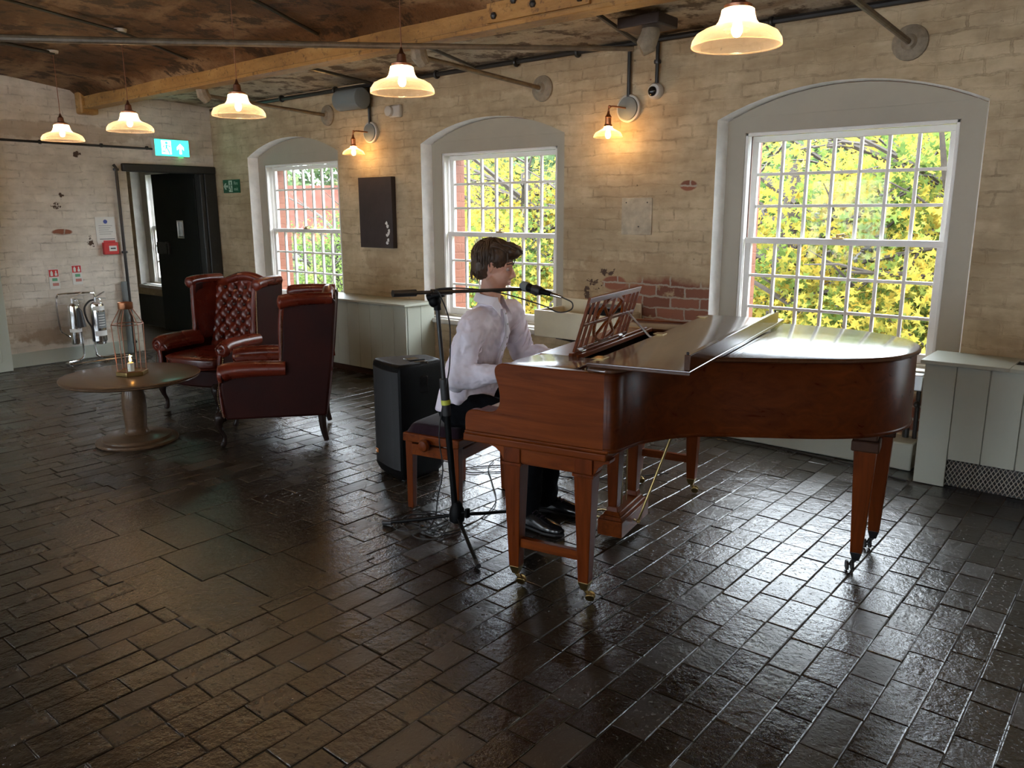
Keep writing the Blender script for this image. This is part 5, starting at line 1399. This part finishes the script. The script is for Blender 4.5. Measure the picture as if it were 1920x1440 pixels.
# hair: cap plus swept locks
h=MB()
h.sphere((0,0,0),1,28,20,HR@Matrix.Translation((-.018,0,.044))@Matrix.Diagonal((.102,.087,.089,1)))
for q in range(6): h.sphere((0,0,0),1,18,12,HR@Matrix.Translation((-.030+.018*q,0,.070+.004*q))@Matrix.Diagonal((.060,.078-.003*q,.056-.003*q,1)))
h.sphere((0,0,0),1,20,14,HR@Matrix.Translation((-.055,0,.0))@Matrix.Diagonal((.062,.077,.085,1)))
h.sphere((0,0,0),1,20,14,HR@Matrix.Translation((.050,0,.092))@Matrix.Diagonal((.056,.064,.032,1)))
h.sphere((0,0,0),1,16,12,HR@Matrix.Translation((-.058,0,-.045))@Matrix.Diagonal((.034,.050,.036,1)))
for s in (-1,1): h.sphere((0,0,0),1,14,10,HR@Matrix.Translation((.004,s*.062,.045))@Matrix.Diagonal((.040,.022,.036,1)))
ho=h.build('hair',M['hair'],mn); remesh(ho,.005,4,.5,[(.02,.010,0)])
lk=MB(); Rh=random.Random(21)
for k in range(420):
    a=Rh.uniform(-pi,pi); e_=Rh.uniform(-.35,1.45)
    if abs(a)<1.5 and e_<.55: e_=Rh.uniform(.6,1.4)
    if abs(a)<2.2 and e_<.1: e_=Rh.uniform(.15,1.4)
    def sp_(a,e,r=1.): return V_((-.014+.106*r*cos(e)*cos(a),.088*r*cos(e)*sin(a),.040+.092*r*sin(e)))
    p0=sp_(a,e_,.98)
    # comb direction: forward and to the side on top, downwards on back and sides
    if e_>.6 and cos(a)>-.3: dr=V_((.030,.012*Rh.uniform(-1,1)-.006,.004))
    else: dr=V_((-.004*cos(a)+.006,.0,-.028))
    L_=Rh.uniform(.7,1.3)
    pts=[]; 
    for q in range(4):
        p=p0+dr*L_*q*.75+V_((Rh.uniform(-1,1),Rh.uniform(-1,1),Rh.uniform(-1,1)))*.0015
        c_=p-V_((-.014,0,.040)); k_=sqrt((c_.x/.108)**2+(c_.y/.090)**2+(c_.z/.094)**2)
        lift=1.0+ (.05*q/3 if (e_>.6 and cos(a)>.3) else .01)
        p=V_((-.014,0,.040))+c_*(lift/max(k_,.6))
        pts.append(HR@p)
    lk.tube(pts,[.0038,.0045,.0036,.0008],5)
for k in range(60):   # forelock
    y=Rh.uniform(-.058,.058); x=.075+Rh.uniform(-.02,.012)
    p=[(x-.05,y,.112),(x-.01,y,.118+Rh.uniform(-.006,.010)),(x+.020,y*1.02,.108+Rh.uniform(-.008,.010)),(x+.032+Rh.uniform(-.006,.012),y*1.03,.092+Rh.uniform(-.014,.012))]
    lk.tube([HR@V_(q) for q in p],[.004,.0055,.0045,.0008],5)
for k in range(60):   # nape and sideburns
    a=Rh.choice((-1,1))*Rh.uniform(1.9,pi); 
    x=-.014+.098*cos(a)*.95; y=.078*sin(a); z=Rh.uniform(-.01,.03) if cos(a)>-.5 else Rh.uniform(-.055,-.01)
    lk.tube([HR@V_((x,y,z)),HR@V_((x*.99,y*.98,z-.018)),HR@V_((x*.95+.004,y*.93,z-.036))],[.004,.004,.0008],5)
lo=lk.build('hair_locks',M['hair'],ho,angle=180); lo['kind']='stuff'
# shirt
s_=MB()
capsule(s_,[(-1.01,.70,.60),(-1.01,.70,.66),(-.985,.70,.76),(-.945,.70,.88),(-.912,.70,.975),(-.892,.70,1.04),(-.885,.70,1.085)],[(.200,.132),(.195,.128),(.175,.122),(.176,.118),(.180,.108),(.120,.082),(.070,.064)],24)
for s in (-1,1):
    e=el[s]; w=wr[s]
    capsule(s_,[(-.895,.70+s*.05,1.015),sh[s]+V_((0,-s*.015,.0)),sh[s]+V_((0,s*.012,-.025)),(sh[s]*.5+e*.5)+V_((0,s*.006,0)),e+V_((-.008,s*.004,-.004))],[.072,.074,.074,.066,.060],16)
    capsule(s_,[e+V_((-.008,s*.004,-.004)),e*.6+w*.4,w-V_((.012,0,0))],[.062,.053,.040],16)
so=s_.build('shirt',M['shirt'],mn); 
remesh(so,.007,6,.5,[(.080,.034,0),(.030,.013,0)])
# sleeve fold ridges, cuffs, placket, collar, tail, buttons as sub-parts
f=MB(); Rf=random.Random(4)
for s in (-1,1):
    for k in range(7):
        p=sh[s].lerp(el[s],.12+.12*k); dd=(el[s]-sh[s]).normalized(); x=V_((1,0,0)); x=(x-dd*x.dot(dd)).normalized(); y=dd.cross(x)
        a0=Rf.uniform(-2.6,-.6) if s<0 else Rf.uniform(-1.5,1)
        pts=[p+dd*(.055*(q/5-.5))+ (x*cos(a0+q*.34)+y*sin(a0+q*.34))*(.070-.0012*k) for q in range(6)]
        f.tube(pts,[.001,.006,.008,.008,.006,.001],8)
fo_=f.build('sleeve_folds',M['shirt'],so)
for s in (-1,1):
    w=wr[s]; d=(wr[s]-el[s]).normalized(); c0=w-d*.055
    m=MB(); m.lathe([(.039,0),(.043,.004),(.042,.05),(.039,.056),(.035,.052)],20,frame_along(c0,c0+d)); m.build('cuff',M['collar'],so)
# collar: stand and two leaves
def col_pt(a,r,z): return V_((-.882+r*cos(a),.70+r*1.0*sin(a),z))
m=MB(); n=28; vs=[];fs=[]
A=[radians(32)+k*(2*pi-radians(64))/(n-1) for k in range(n)]
A=[a+radians(8) for a in A]
def colz(a): return 1.088+.030*(1-cos(a-radians(8)))/2
for a in A:
    z=colz(a); vs+=[col_pt(a,.064,z-.004),col_pt(a,.064,z+.036),col_pt(a,.068,z+.040),col_pt(a,.084,z-.002),col_pt(a,.082,z-.004),col_pt(a,.068,z+.030)]
k=6
for i in range(n-1):
    for j in range(k-1): fs.append((i*k+j,(i+1)*k+j,(i+1)*k+j+1,i*k+j+1))
m.add(vs,fs); m.build('collar',M['collar'],so)
for s in (-1,1):
    a=radians(8)+s*radians(32); p0=col_pt(a,.068,colz(a)+.038); p1=col_pt(a+s*.5,.085,colz(a+s*.5)-.002); p2=col_pt(a,.085,colz(a)-.002); tip=col_pt(radians(8)+s*radians(40),.118,1.036)
    q=[p0,p1,tip,p2]; m=MB(); nn=(p1-p0).cross(tip-p0).normalized()*.0025
    m.add([a_+nn for a_ in q]+[a_-nn for a_ in q],[(0,1,2,3),(7,6,5,4),(0,4,5,1),(1,5,6,2),(2,6,7,3),(3,7,4,0)]); m.build('collar_point',M['collar'],so,bevel=.001)
# placket down the front
m=MB(); P=spline([(-.812,.712,1.07),(-.796,.710,1.02),(-.792,.708,.94),(-.822,.705,.86),(-.855,.704,.76),(-.872,.702,.66)],6); m.tube(P,[(.016,.0065)]*len(P),8); pk=m.build('placket',M['collar'],so)
for kk in range(6):
    p=P[3+kk*5]; m=MB(); m.sphere((p[0]+.008,p[1],p[2]),(.0025,.005,.005),8,6); m.build('button',M['offwhite'],pk)
# shirt tail hanging over the bench edge
m=MB()
def tail(u,v):
    a=radians(100)+radians(170)*u
    r=1.0; x=-1.010+(.128+.025*v)*cos(a); y=.70+(.195+.02*v)*sin(a); z=.66-.10*v*(.75+.25*sin(u*pi))-.02*sin(u*9)
    return (x+.006*sin(u*22),y,z)
m.grid(tail,40,8); tl=m.build('shirt_tail',M['shirt'],so,angle=180); sd_=tl.modifiers.new('thick','SOLIDIFY'); sd_.thickness=.004
# trousers
tr=MB()
capsule(tr,[(-1.055,.70,.555),(-.98,.70,.56)],[(.20,.098),(.19,.096)],20)
for s,y in ((-1,.60),(1,.80)):
    capsule(tr,[(-1.03,y,.555),(-.82,y-.01*s,.548),(-.615,y,.512)],[.100,.090,.076],18)
    capsule(tr,[(-.605,y,.505),(-.600,y,.34),(-.615,y,.085 if s<0 else .085)],[.076,.068,.062],18)
to=tr.build('trousers',M['trouser'],mn); remesh(to,.008,5,.5,[(.05,.018,0)])
# shoes
def shoe(heel,ang,label):
    Mx=XF(heel,rz=ang)
    m=MB()
    secs=[(0,.030,.055),(.03,.036,.070),(.08,.036,.072),(.13,.041,.060),(.18,.047,.045),(.22,.044,.038),(.255,.032,.030),(.275,.012,.020)]
    vs=[];fs=[];n=16
    for x,w,hh in secs:
        for i in range(n):
            a=2*pi*i/n; yy=w*cos(a); zz=.022+max(0,sin(a))*hh if sin(a)>0 else .022+sin(a)*.006
            vs.append((x,yy,zz))
    for k in range(len(secs)-1):
        for i in range(n): j=(i+1)%n; fs.append((k*n+i,k*n+j,(k+1)*n+j,(k+1)*n+i))
    fs+=[list(range(n))[::-1],[(len(secs)-1)*n+i for i in range(n)]]
    m.add(vs,fs,Mx); o=m.build('shoe',M['blackshine'],mn); sb=o.modifiers.new('sub','SUBSURF'); sb.levels=1; sb.render_levels=2
    m=MB(); m.prism([(-.004,-.032),(.08,-.036),(.19,-.050),(.25,-.036),(.282,0),(.25,.036),(.19,.050),(.08,.036),(-.004,.032)],0.004,.017,Mx); m.prism([(-.006,-.032),(.065,-.034),(.065,.034),(-.006,.032)],-.0,.012,Mx); m.build('sole',M['rubber'],o,bevel=.003)
    m=MB()
    for k in range(4): x=.10+k*.02; z=.096-k*.009; m.tube([(x,-.022,z-.010),(x+.006,0,z+.002),(x,.022,z-.010)],.0026,6,M=Mx)
    m.build('laces',M['velvet'],o)
shoe((-.655,.590,.0),radians(-10),'r'); shoe((-.665,.815,.0),radians(4),'l')
for y,s in ((.60,-1),(.80,1)):
    m=MB(); m.cyl((-.615,y,.06),(-.612,y,.12),.036,12); m.build('sock',M['velvet'],mn)

# ================================================================= OUTSIDE: TREES, HOUSE, GROUND
def leafmat(name,stops,tr=.45):
    t=NT(name); at=t.n('ShaderNodeAttribute'); at.attribute_name='tone'; at.attribute_type='GEOMETRY'
    g=t.n('ShaderNodeNewGeometry'); n=t.noise(g.outputs['Position'],.9,4,.6)
    f=t.math('ADD',t.math('MULTIPLY',at.outputs['Fac'],.42),t.math('MULTIPLY',t.ramp(n,[(.30,0.),(.70,1.)]),.60))
    c=t.ramp(f,stops)
    c=t.mix(1.,c,(LEAFK,LEAFK,LEAFK),'MULTIPLY')
    d=t.n('ShaderNodeBsdfDiffuse'); t.l(c,d.inputs[0]); tl=t.n('ShaderNodeBsdfTranslucent'); t.l(c,tl.inputs[0])
    mx=t.n('ShaderNodeMixShader'); mx.inputs[0].default_value=tr; t.l(d.outputs[0],mx.inputs[1]); t.l(tl.outputs[0],mx.inputs[2])
    return t.done(mx.outputs[0])
M['leaf_maple']=leafmat('autumn_maple_leaves',[(.14,(.10,.20,.06)),(.40,(.30,.42,.10)),(.53,(.60,.54,.10)),(.70,(.80,.56,.09)),(.92,(.70,.34,.09))])
M['leaf_green']=leafmat('green_leaves',[(.15,(.09,.19,.05)),(.5,(.24,.38,.10)),(.85,(.52,.60,.16))])
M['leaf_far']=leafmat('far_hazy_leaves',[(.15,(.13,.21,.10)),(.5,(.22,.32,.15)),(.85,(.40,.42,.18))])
M['bark']=pm('grey_bark',(.035,.026,.019),.8,var=.3,vscale=10,bump=.6)
M['tile']=pm('red_roof_tiles',(.075,.032,.024),.9,spec=0.,var=.2,vscale=3,bump=.5,bscale=12)
M['house_brick']=pm('pale_red_brick',(.10,.045,.026),.9,spec=0.,var=.2,vscale=4)
M['ground']=pm('grass_ground',(.035,.06,.018),.95,spec=0.,var=.35,vscale=.4)
M['path']=pm('pale_yard',(.09,.085,.075),.9,spec=0.,var=.1)
def foliage_mesh(name,mat,R,n,seed,leaf=.11,blobs=26,far=False):
    r=random.Random(seed); vs=[];fs=[];tn=[]
    cl=[]
    for k in range(blobs):
        while True:
            p=V_((r.uniform(-1,1),r.uniform(-1,1),r.uniform(-1,1)))
            if .35<p.length<1: break
        cl.append((V_((p.x*R,p.y*R,p.z*R*1.15)),R*r.uniform(.22,.40),r.random()))
    for k in range(n):
        c,rr,tone=cl[r.randrange(blobs)]
        d=V_((r.gauss(0,1),r.gauss(0,1),r.gauss(0,.75))); d.normalize(); p=c+d*rr*r.uniform(.55,1.05)
        s=leaf*r.uniform(.6,1.25)
        nrm=(d*.6+V_((r.uniform(-1,1),r.uniform(-1,1),r.uniform(-.2,1.2)))).normalized(); a=nrm.orthogonal().normalized(); b=nrm.cross(a); th=r.uniform(0,2*pi)
        u=a*cos(th)+b*sin(th); w=nrm.cross(u)
        k0=len(vs)
        if far: q=[(0,1),(.7,0),(0,-1),(-.7,0)]
        else: q=[(0,1.),(.22,.35),(.85,.45),(.42,-.05),(.55,-.6),(0,-.35),(-.55,-.6),(-.42,-.05),(-.85,.45),(-.22,.35)]
        for x,y in q: vs.append(tuple(p+u*x*s*.62+w*y*s*.62+nrm*(abs(x)*s*.12)))
        fs.append(tuple(range(k0,k0+len(q)))); tn.append(min(1,max(0,tone*.55+r.random()*.45)))
    me=bpy.data.meshes.new(name); me.from_pydata(vs,[],fs); me.materials.append(mat)
    at=me.attributes.new('tone','FLOAT','FACE'); at.data.foreach_set('value',tn); return me
GZ=-4.2
def trunk_mesh(seed,R,h):
    r=random.Random(seed); m=MB()
    m.tube(spline([(0,0,GZ),(r.uniform(-.2,.2),r.uniform(-.2,.2),GZ*.4),(r.uniform(-.3,.3),r.uniform(-.3,.3),h)],6),[.26-.014*k for k in range(13)],8)
    for k in range(34):
        z0=GZ*.3+(h-GZ*.3)*r.random()*.95; a=r.uniform(0,2*pi); L=R*r.uniform(.6,1.25); up=r.uniform(.1,.9)
        P=spline([(0,0,z0),(cos(a)*L*.4,sin(a)*L*.4,z0+up*L*.35),(cos(a+.2)*L,sin(a+.2)*L,z0+up*L*.75)],4); m.tube(P,[.07-.0068*q for q in range(9)],5)
        for q in range(3):
            p=P[3+2*q]; a2=a+r.uniform(-1.2,1.2); e=p+V_((cos(a2),sin(a2),r.uniform(-.2,.8)))*L*.35; m.tube([p,(p+e)/2+V_((0,0,.05)),e],[.022,.014,.005],4)
    return m
ma=foliage_mesh('maple_foliage_mesh',M['leaf_maple'],2.6,28000,1,.100,60)
mb_=foliage_mesh('maple_foliage_mesh_b',M['leaf_maple'],2.6,28000,2,.100,64)
mg=foliage_mesh('green_foliage_mesh',M['leaf_green'],2.6,20000,3,.09,50)
mf=foliage_mesh('far_foliage_mesh',M['leaf_far'],4.2,9000,4,.34,50,True)
tk=[trunk_mesh(31+i,2.9,2.6).build('tree_trunk_source',M['bark'],None) for i in range(2)]
tkm=[o.data for o in tk]
for o in tk: bpy.data.objects.remove(o)
def tree(x,y,z,s,me,label,rz=0,ti=0,grp='trees beyond the windows'):
    t=thing('tree',label,'tree',(x,y,z),rz,grp); t.scale=(s,s,s)
    f=bpy.data.objects.new('foliage',me); COL.objects.link(f); f.parent=t
    k=bpy.data.objects.new('trunk',tkm[ti]); COL.objects.link(k); k.parent=t
    return t
# seen through the right window
tree(-3.9,10.4,-.35,.95,ma,'yellow maple filling the middle of the right window',.3,0)
tree(-1.6,10.2,-.25,.95,mb_,'yellow and green maple at the right side of the right window',1.7,1)
tree(-6.3,13.6,-.45,1.1,mg,'green tree behind the maples at the left side of the right window',2.2,0)
tree(-3.3,15.0,-.2,1.15,mb_,'maple standing behind the nearest maples in the right window',.9,1)
tree(1.2,11.0,-.2,1.0,ma,'maple beyond the wall right of the right window',2.9,0)
tree(4.6,12.,-.2,1.0,mb_,'maple farthest to the right outside',2.9,1)
# middle window
tree(-10.2,13.0,-.3,1.0,ma,'orange and yellow maple behind the pianist in the middle window',1.2,1)
tree(-12.6,14.2,-.4,1.05,mb_,'green and yellow maple at the left of the middle window',.2,0)
tree(-8.6,16.2,-.2,1.1,mg,'green tree at the right edge of the middle window',2.6,1)
# left window
tree(-19.9,15.5,-.85,.85,mg,'light green tree in front of the brick house in the left window',.5,0)
tree(-24.2,18.6,-2.2,.9,mg,'light green tree beside the house chimney in the left window',2.1,1)
tree(-15.8,16.5,-1.6,.85,mg,'small green tree between the left and middle windows',2.1,0)
for i in range(16):
    a=radians(94+i*4.4); D=33+5*(i%3)
    x,y=D*cos(a)*1.25,D*sin(a)
    if i>7: y+=15; x-=5
    tree(x,y,(-.4 if i>8 else .9)+.5*(i%2),1.0+.10*(i%3),mf,'hazy green tree on the far wooded slope',i*1.3,i%2,'hazy trees on the far slope')
m=MB()
def gr(u,v):
    x=-90+130*u; y=5.9+84*v; return (x,y,GZ+.8*noise.noise(V_((x*.05,y*.05,0)))+max(0,(y-34))*.11)
m.grid(gr,40,30); g=m.build('ground',M['ground'],None,angle=180); struct(g)
# brick house beyond the left window
hs=thing('house','brick house with red tiled roof and chimney seen through the left window','house',(-33.,23.,0),radians(38))
m=MB(); m.bx(-7,7,-3,3,GZ,.4); m.add([(-7,-3,.4),(-7,3,.4),(-7,0,2.6),(7,-3,.4),(7,3,.4),(7,0,2.6)],[(0,1,2),(3,5,4)]); m.build('walls',M['house_brick'],hs,smooth=False)
m=MB(); m.add([(-7.4,-3.4,.15),(7.4,-3.4,.15),(7.4,0,2.75),(-7.4,0,2.75),(-7.4,3.4,.15),(7.4,3.4,.15)],[(0,1,2,3),(3,2,5,4)]); m.build('roof',M['tile'],hs,smooth=False)
for x in (-3.2,3.):
    m=MB(); m.bx(x-.5,x+.5,-.4,.4,1.8,3.7); m.bx(x-.56,x+.56,-.46,.46,3.5,3.7); ch=m.build('chimney',M['house_brick'],hs,smooth=False)
    for q in (-.25,.25):
        m=MB(); m.lathe([(.14,3.7),(.11,4.1),(.13,4.15)],10,XF((x+q,0,0))); m.build('chimney_pot',M['tile'],ch)
for x in (-5,-2,1,4):
    for z in (-1.4,-3.6):
        m=MB(); m.bx(x-.5,x+.5,-3.06,-2.98,z,z+1.3); wf_=m.build('window_frame',M['path'],hs,smooth=False)
        m=MB(); m.bx(x-.42,x-.04,-3.08,-3.05,z+.1,z+1.2); m.bx(x+.04,x+.42,-3.08,-3.05,z+.1,z+1.2); m.build('pane',M['greybox'],wf_,smooth=False)
m=MB(); m.bx(-29,-17,12.2,12.5,GZ-.5,GZ+1.0); tag(m.build('yard_wall',M['path'],None,smooth=False),'pale low yard wall in front of the trees in the left window','wall')

# ================================================================= LIGHT
W=bpy.data.worlds.new('overcast_sky'); S.world=W; W.use_nodes=True; nt=W.node_tree; nt.nodes.clear()
tc=nt.nodes.new('ShaderNodeTexCoord'); sp3=nt.nodes.new('ShaderNodeSeparateXYZ'); nt.links.new(tc.outputs['Generated'],sp3.inputs[0])
cr=nt.nodes.new('ShaderNodeValToRGB'); cr.color_ramp.elements[0].position=0.; cr.color_ramp.elements[0].color=(.74,.85,.97,1); cr.color_ramp.elements[1].position=.8; cr.color_ramp.elements[1].color=(.86,.94,1,1)
nt.links.new(sp3.outputs[2],cr.inputs[0])
bg=nt.nodes.new('ShaderNodeBackground'); nt.links.new(cr.outputs[0],bg.inputs[0]); bg.inputs[1].default_value=SKY
wo=nt.nodes.new('ShaderNodeOutputWorld'); nt.links.new(bg.outputs[0],wo.inputs[0])
def daylight(x,y,z,w,h,rot,p):
    l=bpy.data.lights.new('window_daylight','AREA'); l.shape='RECTANGLE'; l.size=w; l.size_y=h; l.energy=p; l.color=(.86,.93,1.)
    o=bpy.data.objects.new('window_daylight',l); COL.objects.link(o); o.location=(x,y,z); o.rotation_euler=rot
for c in RW: daylight(c,YR-.30,1.35,1.3,1.4,(radians(90),0,0),REARW)  # fill lamps added in the unseen rear openings, standing in for sky
# ================================================================= CAMERA
cam=bpy.data.cameras.new('camera'); co=bpy.data.objects.new('camera',cam); COL.objects.link(co)
cam.sensor_fit='HORIZONTAL'; cam.sensor_width=36; cam.lens=1490/1920*36; cam.clip_start=.05; cam.clip_end=400
Rm=Matrix(CAMR).to_4x4(); Rm.translation=(0,0,1.55); co.matrix_world=Rm
S.camera=co
S.view_settings.view_transform='Standard'; S.view_settings.look='None'; S.view_settings.gamma=1; S.view_settings.exposure=EXPO
S.view_settings.use_curve_mapping=False
S.cycles.max_bounces=10; S.cycles.diffuse_bounces=5; S.cycles.glossy_bounces=4; S.cycles.transparent_max_bounces=24; S.cycles.transmission_bounces=6
S.cycles.sample_clamp_indirect=6
S.cycles.caustics_reflective=False; S.cycles.caustics_refractive=False
